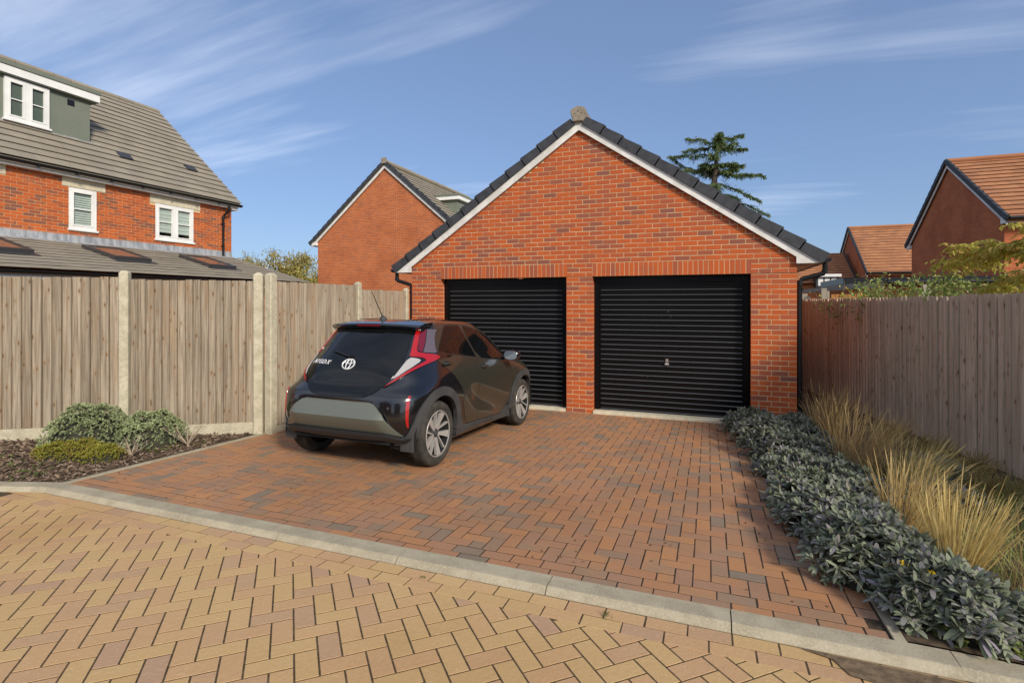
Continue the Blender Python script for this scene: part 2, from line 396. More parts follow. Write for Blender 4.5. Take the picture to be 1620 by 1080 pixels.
field('cut_paver', P_HALF, half, M_PAVER, drive_o, 60, 'cut_paving', ok=car_hides)

# edgings of the drive
ed = tag(MB().add([(0,0,0)], []).build('drive_edging', M_KERB), kind='structure')
def edging(x0, x1, ya, yb):
    y = ya
    while y < yb - .05:
        y2 = min(y + .9, yb)
        m = MB(); zt = .012
        m.add([(x0,y+.003,gz(y)-.15),(x1,y+.003,gz(y)-.15),(x1,y2,gz(y2)-.15),(x0,y2,gz(y2)-.15),
               (x0,y+.003,gz(y)+zt),(x1,y+.003,gz(y)+zt),(x1,y2,gz(y2)+zt),(x0,y2,gz(y2)+zt)], [(0,3,2,1),(4,5,6,7),(0,1,5,4),(1,2,6,5),(2,3,7,6),(3,0,4,7)])
        m.build('edging_stone', M_KERB, ed); y = y2
edging(DX0-.06, DX0-.008, KB+.01, -.15)
edging(DX1+.008, DX1+.06, KB+.01, -.25)

# kerb
kerb_o = tag(MB().add([(0,0,0)], []).build('kerb', M_KERB), kind='structure')
def kerb_stone(a, b, w=.165):
    a = Vector(a); b = Vector(b); d = (b - a).normalized(); nrm = Vector((d.y, -d.x))     # towards the road (right-hand side of a->b)
    prof = [(0,-.2),(0,.016),(.005,.020),(w-.040,.018),(w-.034,.0165),(w-.002,-.013),(w,-.017),(w,-.2)]
    vs = []
    for p in (a + d*.003, b - d*.003):
        for u, z in prof:
            q = p + nrm*u; vs.append((q.x, q.y, gz(q.y) + z))
    n = len(prof)
    fs = [tuple(range(n)), tuple(range(2*n-1, n-1, -1))] + [(i, (i+1) % n, n+(i+1) % n, n+i) for i in range(n)]
    m = MB(); m.add(vs, fs); return m.build('kerb_stone', M_KERB, kerb_o)
kx = [-.19, .52, 1.46, 2.42, 3.38, 4.36, 5.325, 6.26]
for a, b in zip(kx[:-1], kx[1:]): kerb_stone((a, KB), (b, KB))
kl = [(-3.6,-6.95),(-2.75,-6.60),(-1.9,-6.25),(-1.05,-5.90),(-.62,-5.735),(-.19,-5.58)]
for a, b in zip(kl[:-1], kl[1:]): kerb_stone(a, b)
kr = [(6.26,KB),(6.9,-5.60),(7.8,-5.66),(8.7,-5.75)]
for a, b in zip(kr[:-1], kr[1:]): kerb_stone(a, b, .16)

# road: herringbone at 45 degrees to the kerb, two courses along it
road = MB()
def rz_(y): return gz(y) - .018
road.add([(-14,-12,rz_(-12)-.002),(14,-12,rz_(-12)-.002),(14,KF+.06,rz_(KF+.06)-.002),(-14,KF+.06,rz_(KF+.06)-.002)], [(0,1,2,3)])
road_o = tag(road.build('road', M_SANDR), kind='structure')
def rmat(x, y, rz):
    M = pmat(x, y, rz, .8); M.translation.z -= .018; return M
rfull, rcut = [], []
# half planes of the road: n.p <= c
lv = (Vector(kl[0]) - Vector(kl[-1])).normalized(); ln = Vector((-lv.y, lv.x)); 
if ln.dot(Vector((0,-1))) > 0: ln = -ln
HP = [(Vector((0, 1)), KF - 2*PW - .004), (ln, ln.dot(Vector(kl[-1])) - .165 - .012)]
def clip(poly, n, c):
    out = []
    for i in range(len(poly)):
        a, b = poly[i], poly[(i+1) % len(poly)]; da, db = n.dot(a) - c, n.dot(b) - c
        if da <= 0: out.append(a)
        if da*db < 0: out.append(a + (b-a)*(da/(da-db)))
    return out
def area(p): return abs(sum(p[i].x*p[(i+1)%len(p)].y - p[(i+1)%len(p)].x*p[i].y for i in range(len(p))))/2
ang = R(43.5); ca, sa = math.cos(ang), math.sin(ang); RO = Vector((2.5, -7.0))
cut_mb = []
for j in range(-62, 62):
    for i in range(-62, 62):
        d = (i - j) % 4
        if d == 0: cxl, cyl, rot, wx, wy = (i+1)*PW, (j+.5)*PW, 0, PW - J/2, PW/2 - J/2
        elif d == 3: cxl, cyl, rot, wx, wy = (i+.5)*PW, (j+1)*PW, R(90), PW/2 - J/2, PW - J/2
        else: continue
        p = RO + Vector((ca*cxl - sa*cyl, sa*cxl + ca*cyl))
        if not (-3.6 < p.x < 8.6 and -9.4 < p.y < -5.6): continue
        poly = [RO + Vector((ca*(cxl+u*wx) - sa*(cyl+v*wy), sa*(cxl+u*wx) + ca*(cyl+v*wy))) for u, v in ((-1,-1),(1,-1),(1,1),(-1,1))]
        q = poly
        for n_, c_ in HP: q = clip(q, n_, c_) if len(q) > 2 else q
        if len(q) < 3 or area(q) < .0003: continue
        if area(q) > .0187: rfull.append(rmat(p.x, p.y, ang + rot))
        else: cut_mb.append(q)
for r in range(2):
    x = -.35 + (.1 if r else 0)
    while x < 8.4:
        rfull.append(rmat(x, KF - (r+.5)*PW - .004, 0)); x += 2*PW + .003
P_ROAD = paver_tmpl(2*PW-.0056, PW-.0056, .06, .001)
field('paver', P_ROAD, rfull, M_ROAD, road_o, 300, 'block_paving')
rest = MB()
for q in cut_mb:
    cen = sum(q, Vector((0,0)))/len(q)
    m = MB(); zt = rz_(cen.y); n = len(q)
    def P3(p, s, dz):
        w = cen + (p - cen)*s; return (w.x - 0, w.y, rz_(w.y) + dz)
    vs = [P3(p, 1, -.05) for p in q] + [P3(p, 1, -.001) for p in q] + [P3(p, .985, 0) for p in q]
    fs = [tuple(range(2*n, 3*n))] + [(k*n+i, k*n+(i+1) % n, (k+1)*n+(i+1) % n, (k+1)*n+i) for k in (0,1) for i in range(n)]
    x, y, z = to_px(Vector((cen.x, cen.y, zt)))
    if 0 < x < 1620 and 0 < y < 1080: m.add(vs, fs); m.build('cut_paver', M_ROAD, road_o)
    else: rest.add(vs, fs)
if rest.v: rest.build('cut_paving', M_ROAD, road_o)['kind'] = 'stuff'
# washed-in soil where two pavers have gone, by the right end of the kerb
M_SOILP = simple_noise_mat('washed_sand', (.20,.14,.08), (.11,.075,.045), 25, bump_s=.8)
dm = MB(); pts = [(5.62,-5.765),(5.75,-5.80),(5.80,-5.90),(5.98,-5.93),(6.05,-6.03),(6.3,-6.02),(6.55,-6.10),(6.7,-5.96),(6.62,-5.775)]
dm.add([(6.1,-5.86,rz_(-5.86)+.018)] + [(x, y, rz_(y)+.006) for x, y in pts], [(0, i+1, (i+1) % len(pts)+1) for i in range(len(pts))])
tag(dm.build('washed_soil', M_SOILP, smooth=True), 'patch of brown washed-in soil against the kerb at lower right', 'soil', kind='stuff')

# ------------------------------------------------------------------ garage
GW, OP, PR = 6.4125, 2.3625, .61875          # width, opening width, outer pier width
O1 = (.60875, 2.98125); O2 = (3.42125, GW-.60875)
HH = 2.25; ZE = 2.47; TS = .687; XC = GW/2; ZA = ZE + TS*XC
garage = thing('garage', (XC, 0, 0), 'detached red brick double garage with two black ribbed doors', 'garage')
def gable_top(x): return ZE + TS*(x if x < XC else GW - x)
core = MB()
YM = .0035                                   # mortar face just behind the brick faces
def wallp(poly, y0=YM, y1=.21): core.prism(poly, y0, y1, lambda u, v, d: (u, d, v))
wallp([(YM,-.2),(O1[0]-YM,-.2),(O1[0]-YM,HH),(YM,HH)])
wallp([(O1[1]+YM,-.2),(O2[0]-YM,-.2),(O2[0]-YM,HH),(O1[1]+YM,HH)])
wallp([(O2[1]+YM,-.2),(GW-YM,-.2),(GW-YM,HH),(O2[1]+YM,HH)])
wallp([(YM,HH+.009),(GW-YM,HH+.009),(GW-YM,ZE),(XC,ZA),(YM,ZE)])
front = core.build('front_wall', M_MORTAR, garage)
BL, BH, BD = .215, .065, .1025
bm_ = []
def brick(x0, x1, zc, d=BD, y0=0.0):
    if x1 - x0 < .03: return
    yj = max(-.0018, min(.0016, random.gauss(0, .0010)))
    bm_.append(T((x0+x1)/2, y0 + d/2 + yj, zc + random.gauss(0,.0008), 0, x1-x0, d, BH) @ Matrix.Rotation(random.gauss(0,.0015), 4, 'Y'))
def course(x0, x1, zc, off, left_d=BD):
    x = x0 - off
    while x < x1 - .001:
        a, b = max(x, x0), min(x + BL, x1)
        brick(a, b, zc); x += BL + .01
for c in range(31 + 0):
    zc = c*.075 + .0375
    if zc > HH: break
    o = .1125 if c % 2 else 0
    for (x0, x1, seq) in ((0, O1[0], None), (O2[1], GW, None)):
        w = (1, .75, 1) if c % 2 else (.5, .75, 1, .5)
        x = x0
        for k in (w if x0 > 1 else w[::-1]):
            brick(x, min(x + k*.225 - .01, x1), zc); x += k*.225
    x = O1[1]
    for k in ((1, 1) if c % 2 else (.5, 1, .5)):
        brick(x, x + k*.225 - .01 + (.01 if False else 0), zc); x += k*.225
    # reveals: the second half of the opening depth
    for xr, sgn in ((O1[0], -1), (O1[1], 1), (O2[0], -1), (O2[1], 1)):
        bm_.append(T(xr + sgn*.05, .1125 + .0475, zc, 0, .1, .09, BH))
    for xr in (GW - .05,):
        for k in range(2): bm_.append(T(xr, .1125 + .11 + k*.225 + (.1125 if c % 2 else 0) - .055*0, zc, 0, .1, .215, BH))
# soldier courses and band beside them
for a, b in (O1, O2):
    x = a + .0375
    while x < b - .01:
        bm_.append(T(x - .0, BD/2 + max(-.0018, min(.0016, random.gauss(0,.001))), HH + .1175, 0, .065, BD, .215)); x += .0747
for c in range(3):
    zc = HH + c*.075 + .0425
    for x0, x1 in ((0, O1[0]), (O2[1], GW)):
        w = (1, .75, 1) if c % 2 else (.5, .75, 1, .5)
        x = x0
        for k in (w if x0 > 1 else w[::-1]): brick(x, min(x + k*.225 - .01, x1), zc); x += k*.225
    x = O1[1]
    for k in ((1, 1) if c % 2 else (.5, 1, .5)): brick(x, x + k*.225 - .01, zc); x += k*.225
zc = HH + .225 + .0425; c = 0
while zc < ZA:
    lo = max(0, (zc - .0325 - ZE)/TS + .0); lo = max(lo, 0); hi = GW - lo
    if zc + .03 < ZE: lo, hi = 0, GW
    x = (0 if c % 2 == 0 else -.1125)
    while x < hi:
        a, b = max(x, lo + .005), min(x + BL, hi - .005)
        if b - a > .04:
            if a > lo + .03 and b < hi - .03: brick(a, b, zc)
            else: brick(a, b, zc)
        x += .225
    zc += .075; c += 1
field('brick', UNIT, bm_, M_BRICK, front, 300, 'brickwork')
# side and rear walls
m = MB()
m.box(.0, .21, .212, 6.2, -.2, ZE); m.box(GW-.21, GW-.11, .5, 6.2, -.2, ZE); m.box(GW-.10, GW-.004, .66, 6.2, -.2, ZE)
m.box(.212, GW-.212, 6.0, 6.2, -.2, ZE)
m.prism([(0,ZE+.002),(GW,ZE+.002),(XC,ZA)], 6.0, 6.2, lambda u, v, d: (u, d, v))
m.build('side_walls', M_BRICKC, garage)
m = MB(); m.box(.2, GW-.2, .3, 6, .0, .03); m.build('floor_slab', M_KERB, garage)
# pale concrete thresholds
for a, b in (O1, O2):
    m = MB(); m.prism([(-.02,-.08),(-.02,.035),(-.012,.045),(.27,.052),(.27,-.08)], a+.012, b-.012, lambda u, v, d: (d, u, v)); m.build('door_sill', M_STONE, garage)
# doors
M_DOOR = mat('door_black', (.004,.004,.0045), .26, spec=.22)
M_BEAD = mat('door_bead_highlight', (.05,.05,.052), .3, spec=.9)  # bead paler and glossier than the door; sky highlight put into its colour
M_CHROME = mat('chrome', (.75,.75,.74), .18, 1.0)
for k, (a, b) in enumerate((O1, O2)):
    fr = MB(); yf = .135
    fr.box(a+.012, a+.085, yf, yf+.08, .05, HH-.004); fr.box(b-.085, b-.012, yf, yf+.08, .05, HH-.004); fr.box(a+.085, b-.085, yf, yf+.08, HH-.10, HH-.004)
    door = fr.build('garage_door', M_DOOR, garage)
    tag(door, 'black ribbed door behind the parked car' if k == 0 else 'black ribbed door with chrome handle')
    z = .058; prof = [(.03,0),(-.012,0),(-.016,.004),(-.016,.008),(-.013,.0135),(-.004,.019),(0,.021),(0,.0815),(.03,.0815)]
    sl = MB(); sl.prism(prof, a+.11, b-.11, lambda u, v, d: (d, u, v))
    sl.mi = [1 if (len(f) == 4 and i >= 2 and (i-2) in (3,4,5)) else 0 for i, f in enumerate(sl.f)]; sm = sl.mesh('door_slat', [M_DOOR, M_BEAD])
    while z < HH - .17:
        o = link_mesh('door_slat', sm); o.location = (0, yf+.035, z); set_parent(o, door); z += .0818
    st = MB()
    for xx in (a+.088, b-.108): st.box(xx, xx+.02, yf+.012, yf+.06, .055, HH-.102)
    st.box(a+.11, b-.11, yf+.02, yf+.06, z+.001, HH-.102); st.box(a+.11, b-.11, yf+.014, yf+.06, .052, .0575)
    st.build('door_edge', M_DOOR, door)
    if k == 1:
        h = MB(); xh = (a+b)/2 - .02; zh = .86
        h.tube([(xh, yf+.03, zh+.05), (xh, yf-.012, zh+.05)], .013, 10)
        h.box(xh-.022, xh+.022, yf+.01, yf+.028, zh-.035, zh+.07)
        h.tube([(xh, yf-.008, zh+.05), (xh+.002, yf-.016, zh+.01), (xh, yf-.016, zh-.012)], .007, 8)
        h.tube([(xh-.035, yf-.016, zh-.012), (xh+.035, yf-.016, zh-.012)], .008, 8)
        h.build('door_handle', M_CHROME, door, True)
        for px_, pz_ in ((.02, 1.68), (.06, 1.60), (-.3, .62), (.98, .66)):
            d = MB(); d.tube([(xh+px_, yf+.04, pz_), (xh+px_, yf+.026, pz_)], .006, 6); d.build('screw', M_CHROME, door)
# roof
roof = MB(); OV = .30; YF = -.075; YR = 6.28
for s in (-1, 1):
    f = lambda x: XC + s*(XC - x)          # mirror
    zb = lambda x: ZE + TS*x
    v0 = .175; v1 = .235
    roof.add([(f(-OV), YF, zb(-OV)+v0), (f(-OV), YR, zb(-OV)+v0), (f(XC), YR, zb(XC)+v0), (f(XC), YF, zb(XC)+v0),
              (f(-OV), YF, zb(-OV)+v1), (f(-OV), YR, zb(-OV)+v1), (f(XC), YR, zb(XC)+v1), (f(XC), YF, zb(XC)+v1)],
             [(0,1,2,3),(4,7,6,5),(0,4,5,1),(0,3,7,4),(1,5,6,2)])
roof_o = roof.build('roof', M_VERGE, garage)
rt = math.atan(TS); cs_, sn_ = math.cos(rt), math.sin(rt)
tiles = []
for s in (-1, 1):
    for row in range(13):
        d = -OV/cs_ + .16 + row*.325
        xx = d*cs_; zz = ZE + TS*xx + .262
        for q in range(19):
            M = Matrix.Translation((XC + s*(XC - xx), YF + .25 + q*.335, zz)) @ Matrix.Rotation((-1 if s > 0 else 1)*(-rt) + (-.05 if s < 0 else .05), 4, 'Y') @ Matrix.Diagonal((.345, .329, .022, 1))
            tiles.append(M)
field('roof_tile', UNIT, tiles, M_VERGE, roof_o, 0, 'tile_courses')
for s in (-1, 1):
    m = MB()
    poly = [(-OV,2.39),(.015,2.39),(.015,ZE+TS*.015+.004),(XC,ZA+.004),(XC,ZA+.178),(-OV,ZE-TS*OV+.178)]
    m.prism(poly, -.062, -.040, lambda u, v, d: (XC + s*(XC-u), d, v))
    # soffit strip joining the board to the wall and the returned box end
    m.prism([(.02,ZE+TS*.02+.012),(XC,ZA+.012),(XC,ZA+.03),(.02,ZE+TS*.02+.03)], -.0395, -.001, lambda u, v, d: (XC + s*(XC-u), d, v))
    m.prism([(-OV+.006,2.392),(-.012,2.392),(-.012,2.50),(-OV+.006,2.44)], -.0395, .25, lambda u, v, d: (XC + s*(XC-u), d, v))
    m.build('bargeboard', M_BARGE, garage)
    # fascia and soffit along the eaves
    m = MB(); m.prism([(-OV+.003,2.392),(-.012,2.392),(-.012,2.41),(-OV+.025,2.41),(-OV+.025,2.44),(-OV+.003,2.44)], .252, 6.2, lambda u, v, d: (XC + s*(XC-u), d, v)); m.build('fascia', M_BARGE, garage)
    # stepped dry verge caps
    n = 12; Lt = (XC + OV + .02)/cs_ ; pit = (Lt - .10)/n
    for q in range(n):
        d0 = -(OV + .02)/cs_ + q*pit; d1 = d0 + pit + .02
        def pt(d, h):
            return (d*cs_ - h*sn_, ZE + TS*0 + d*sn_ + h*cs_ + .175*cs_)
        base = -.012
        pa = [pt(d0, base), pt(d1, base), pt(d1, .118), pt(d0 + .012, .148), pt(d0, .140)]
        m = MB(); m.prism(pa, -.092, -.0635, lambda u, v, d: (XC + s*(XC-u), d, v))
        pb = [pt(d0, .1405), pt(d0+.012, .1485), pt(d1, .1185), pt(d1, .10), pt(d0, .125)]
        m.prism([pt(d0, .14), pt(d0+.012, .1485), pt(d1, .1185), pt(d1, .10), pt(d0, .12)], -.0634, .06, lambda u, v, d: (XC + s*(XC-u), d, v))
        # small raised rib near the upper end of every unit
        m.prism([pt(d1-.055, .0), pt(d1-.047, .0), pt(d1-.047, .105), pt(d1-.055, .105)], -.0945, -.0921, lambda u, v, d: (XC + s*(XC-u), d, v))
        m.build('verge_cap', M_VERGE, garage)
    # gutter and downpipe
    gx = XC + s*(XC + OV + .065); m = MB()
    arc = [(gx + .062*math.cos(a), 2.455 + .062*math.sin(a)) for a in [math.pi + math.pi*k/10 for k in range(11)]]
    arc2 = [(gx + .055*math.cos(a), 2.455 + .055*math.sin(a)) for a in [2*math.pi - math.pi*k/10 for k in range(11)]]
    m.prism(arc + arc2, -.06, 6.2, lambda u, v, d: (u, d, v))
    m.prism([(gx + .066*math.cos(a), 2.455 + .066*math.sin(a)) for a in [math.pi + math.pi*k/10 for k in range(11)]], -.066, -.058, lambda u, v, d: (u, d, v))
    m.build('gutter', M_BLACKP, garage, True)
    m = MB(); px_ = XC + s*(XC + .042); yp = .06
    m.tube([(gx, yp, 2.41), (gx, yp, 2.28), (gx - s*.02, yp, 2.245), (px_ + s*.03, yp, 2.165), (px_, yp, 2.12), (px_, yp, -.12)], .034, 12)
    m.tube([(px_, yp, 2.15), (px_, yp, 2.08)], .041, 12); m.tube([(gx, yp, 2.30), (gx, yp, 2.24)], .041, 12)
    m.box(px_-.05, px_+.05, yp-.01, yp+.05, 2.0, 2.03)
    m.build('downpipe', M_BLACKP, garage, True)
# ridge end cap with its three screw holes
M_CAP = simple_noise_mat('ridge_concrete', (.30,.25,.19), (.22,.185,.145), 14, rough=.9)
m = MB(); zc = ZA + .245
pent = [(-.085,-.115),(.085,-.115),(.128,.06),(.105,.10),(.0,.135),(-.105,.10),(-.128,.06)]
m.prism([(x*1.02, y*1.02) for x, y in pent], -.115, -.06, lambda u, v, d: (XC+u, d, zc+v))
m.prism([(x*.93, y*.93) for x, y in pent], -.125, -.114, lambda u, v, d: (XC+u, d, zc+v))
cap = m.build('ridge_end_cap', M_CAP, garage)
for dx_, dz_ in ((0,.045),(-.055,.015),(.055,.015)):
    h = MB(); h.tube([(XC+dx_, -.12, zc+dz_), (XC+dx_, -.1262, zc+dz_)], .011, 10); h.build('screw_hole', M_BLACKP, cap)
m = MB()
for q in range(14): m.prism([(x*(1.0), y) for x, y in pent], -.06 + q*.45, -.06 + q*.45 + .44, lambda u, v, d: (XC+u*.98, d, zc+v*.95-.006))
m.build('ridge_tiles', M_CAP, garage)['kind'] = 'stuff'
# ------------------------------------------------------------------ fences
def post(name, x, y, z0, z1, w, rz, label, group):
    v, f = [], []
    m = MB(); a = w/2; c = .012
    oct_ = [(-a+c,-a),(a-c,-a),(a,-a+c),(a,a-c),(a-c,a),(-a+c,a),(-a,a-c),(-a,-a+c)]
    zt = z1 - .035; n = 8
    vs = [(u, w_, z0-.3) for u, w_ in oct_] + [(u, w_, zt) for u, w_ in oct_] + [(u*.72, w_*.72, z1-.012) for u, w_ in oct_] + [(u*.3, w_*.3, z1) for u, w_ in oct_]
    fs = [tuple(range(3*n, 4*n))] + [(k*n+i, k*n+(i+1) % n, (k+1)*n+(i+1) % n, (k+1)*n+i) for k in range(3) for i in range(n)]
    M = Matrix.Translation((x, y, 0)) @ Matrix.Rotation(rz, 4, 'Z')
    m.add([M @ Vector(p) for p in vs], fs)
    return tag(m.build(name, M_CONC, None), label, 'fence post', group)
def feather_panel(name, a, b, z0, z1, nb, label, group, matl, gravel=None, flip=1, zs=0.0, thick=.02, gap=0):
    """vertical feather-edge boards, each a board of its own, rails behind; a, b: ends on the ground, front on the right-hand side"""
    a = Vector(a); b = Vector(b); d = (b-a); ln = d.length; d.normalize(); nr = Vector((d.y, -d.x))
    root = thing(name, (*((a+b)/2), z0), label, 'fence', group)
    rz = math.atan2(d.y, d.x); p = ln/nb
    # tapering board profile: thin edge left, thick edge right, overlapping its neighbour
    for i in range(nb):
        w = p*(gap or 1.16); off = (i+.5)*p + random.gauss(0,.003)
        zt = z1 + zs*off/ln + random.gauss(0,.0035); zb = z0 + zs*off/ln + random.gauss(0,.003)
        pr = [(-w/2, -.006), (w/2, -.006 - thick*flip*(1 if flip > 0 else 1)), (w/2, .0), (-w/2, .0)] if flip > 0 else [(-w/2, -.006-thick), (w/2, -.006), (w/2, 0), (-w/2, 0)]
        vs = []
        tl = random.gauss(0,.0025)
        for z, sh in ((zb, 0), (zt, tl)):
            for u, y in pr: vs.append((u + sh, y, z - zb))
        m = MB(); m.add(vs, [(0,3,2,1),(4,5,6,7),(0,1,5,4),(1,2,6,5),(2,3,7,6),(3,0,4,7)])
        o = m.build('board', matl)
        q = a + d*off
        o.location = (q.x, q.y, zb); o.rotation_euler = (0, 0, rz); set_parent(o, root)
    back = Matrix.Translation((*((a+b)/2), 0)) @ Matrix.Rotation(rz, 4, 'Z')
    for zr in (.15, .5, .85):
        m = MB(); m.mbox(back @ Matrix.Translation((0, .05 if gap else .031, z0 + (z1-z0)*zr)), ln, .04, .07); m.build('rail', matl, root)
    # thin backing where boards could show daylight
    m = MB(); m.mbox(back @ Matrix.Translation((0, .022 if gap else .006, (z0+z1)/2 - .01)), ln, .006, (z1-z0) - .03); m.build('backing_board', matl, root)
    if gravel:
        m = MB(); zb = z0 - gravel
        m.mbox(back @ Matrix.Translation((0, .0, z0 - gravel/2 - .02)), ln + .05, .045, gravel + .03)
        tag(m.build('gravel_board', M_CONC), 'pale concrete board under the ' + label.replace('tan wooden fence panel ', 'panel ').replace('short tan fence panel ', 'short panel ').split(',')[0], 'gravel board', 'concrete gravel boards')
    return root
GL = 'tan feather-edge fence panels on the left'
FA, FB, FC = Vector((-2.72,-4.885)), Vector((-1.57,-4.15)), Vector((-.272,-3.322))
dF = (FC-FB).normalized()
A0 = FB - dF*(1.95)
feather_panel('fence', A0 + dF*.05, FB - dF*.06, .325, 2.135, 18, 'tan wooden fence panel at the left edge of the photo', GL, M_WOODL, .15, thick=.02, gap=.95)
feather_panel('fence', FB + dF*.06, FC - dF*.06, .285, 2.115, 16, 'tan wooden fence panel behind the two round shrubs', GL, M_WOODL, .15, zs=-.01, thick=.02, gap=.95)
feather_panel('fence', A0 - dF*1.85, A0 - dF*.05, .36, 2.17, 18, 'tan wooden fence panel outside the left edge of the photo', GL, M_WOODL, .15, thick=.02, gap=.95)
GP = 'concrete fence posts'
post('fence_post', A0.x, A0.y, 0, 2.24, .10, math.atan2(dF.y, dF.x), 'concrete fence post outside the left edge of the photo', GP)
post('fence_post', FB.x, FB.y, 0, 2.225, .105, math.atan2(dF.y, dF.x), 'pale concrete post standing behind the larger round shrub', GP)
post('fence_post', FC.x, FC.y, 0, 2.215, .115, math.atan2(dF.y, dF.x), 'mottled concrete post, left one of the pair at the fence corner', GP)
G3 = Vector((-.155,-3.235)); G4 = Vector((-.15,-1.42)); G5 = Vector((-.085,-.075))
post('fence_post', G3.x, G3.y, 0, 2.215, .115, R(90), 'smooth concrete post, right one of the pair at the fence corner', GP)
d3 = (G4-G3).normalized(); d4 = (G5-G4).normalized()
feather_panel('fence', G3 + d3*.05, G4 - d3*.05, .20, 2.105, 18, 'tan wooden fence panel behind the car, next to the corner posts', GL, M_WOODL, .15, thick=.02, gap=.95)
feather_panel('fence', G4 + d4*.05, G5 - d4*.05, .15, 2.04, 13, 'short tan fence panel between the car roof and the garage', GL, M_WOODL, .15, thick=.02, gap=.95)
post('fence_post', G4.x, G4.y, 0, 2.165, .095, R(90), 'concrete post behind the car, between two fence panels', GP)
post('fence_post', G5.x, G5.y, 0, 2.10, .085, R(90), 'concrete post touching the left corner of the garage', GP)

GRT = 'brown fence panels on the right'
RA, RB = Vector((8.47,-4.78)), Vector((6.70, 5.9))
dR = (RB-RA).normalized(); n_r = 6; Lr = (RB-RA).length/n_r
labs = ['brown fence panel just outside the right edge of the photo', 'brown fence panel at the right edge of the photo',
        'brown fence panel behind the tall grasses under the climber', 'brown fence panel beside the first grass tuft by the garage',
        'reddish brown fence panel in the shade beside the garage wall', 'reddish brown fence panel farthest back beside the garage']
for i in range(n_r):
    q0 = RB - dR*Lr*i; q1 = RB - dR*Lr*(i+1)
    zz = .09 + .0*i
    feather_panel('fence', q0 + (-dR)*.0, q1, .06, 1.90 + (.015 if i > 3 else 0), 18, labs[n_r-1-i], GRT, M_WOODR, thick=.016, gap=.90)
# ------------------------------------------------------------------ houses
def slope_tiles(parent, P0, E, S, le, ls, matl, n_ind, gauge=.30, tw=.33, name='roof_tile', rest='tile_courses', skip=None, th=.012, tilt=.115):
    P0, E, S = Vector(P0), Vector(E).normalized(), Vector(S).normalized(); Nn = E.cross(S).normalized()
    if Nn.z < 0: Nn = -Nn
    ms = []; rows = int(ls/gauge)
    for r in range(rows + 1):
        lenr = min(gauge, ls - r*gauge)
        if lenr < .04: continue
        nt_ = int(le/tw)
        for q in range(-1, nt_ + 1):
            x0 = max(0, q*tw + (tw/2 if r % 2 else 0)); x1 = min(le, (q+1)*tw + (tw/2 if r % 2 else 0))
            if x1 - x0 < .04: continue
            c = P0 + E*((x0+x1)/2) + S*(r*gauge + lenr/2)
            if skip and skip(c): continue
            S2 = (S - Nn*tilt).normalized(); N2 = (Nn + S*tilt).normalized()
            M = Matrix(((E.x*(x1-x0-.003), S2.x*(lenr+.05), N2.x*th, 0), (E.y*(x1-x0-.003), S2.y*(lenr+.05), N2.y*th, 0), (E.z*(x1-x0-.003), S2.z*(lenr+.05), N2.z*th, 0), (0,0,0,1)))
            M.translation = c + Nn*(.026 + random.gauss(0,.001)) + S*.015
            ms.append(M)
    return field(name, UNIT, ms, matl, parent, n_ind, rest)
def verge(parent, Pa, Pb, out, h=.15, n=14, matl=None):
    """stepped verge caps along the slope Pa->Pb, facing direction out"""
    Pa, Pb, out = Vector(Pa), Vector(Pb), Vector(out); d = (Pb-Pa); p = d/n; up = out.cross(d).normalized()
    if up.z < 0: up = -up
    for i in range(n):
        a = Pa + p*i; b = a + p*1.03
        m = MB(); vs = []
        for o_ in (-.05, .03):
            vs += [a + out*o_ - up*.02, b + out*o_ - up*.02, b + out*o_ + up*(h-.03), a + out*o_ + up*h]
        m.add(vs, [(0,1,2,3),(7,6,5,4),(0,4,5,1),(1,5,6,2),(2,6,7,3),(3,7,4,0)]); m.build('verge_cap', matl or M_VERGE, parent)
def barge(parent, Pa, Pb, out, h=.17, drop=.0):
    Pa, Pb, out = Vector(Pa), Vector(Pb), Vector(out); up = Vector((0,0,1)); m = MB(); vs = []
    for o_ in (-.03, .0):
        vs += [Pa + out*o_ - up*h, Pb + out*o_ - up*h, Pb + out*o_, Pa + out*o_]
    m.add(vs, [(0,1,2,3),(7,6,5,4),(0,4,5,1),(1,5,6,2),(2,6,7,3),(3,7,4,0)]); return m.build('bargeboard', M_BARGE, parent)
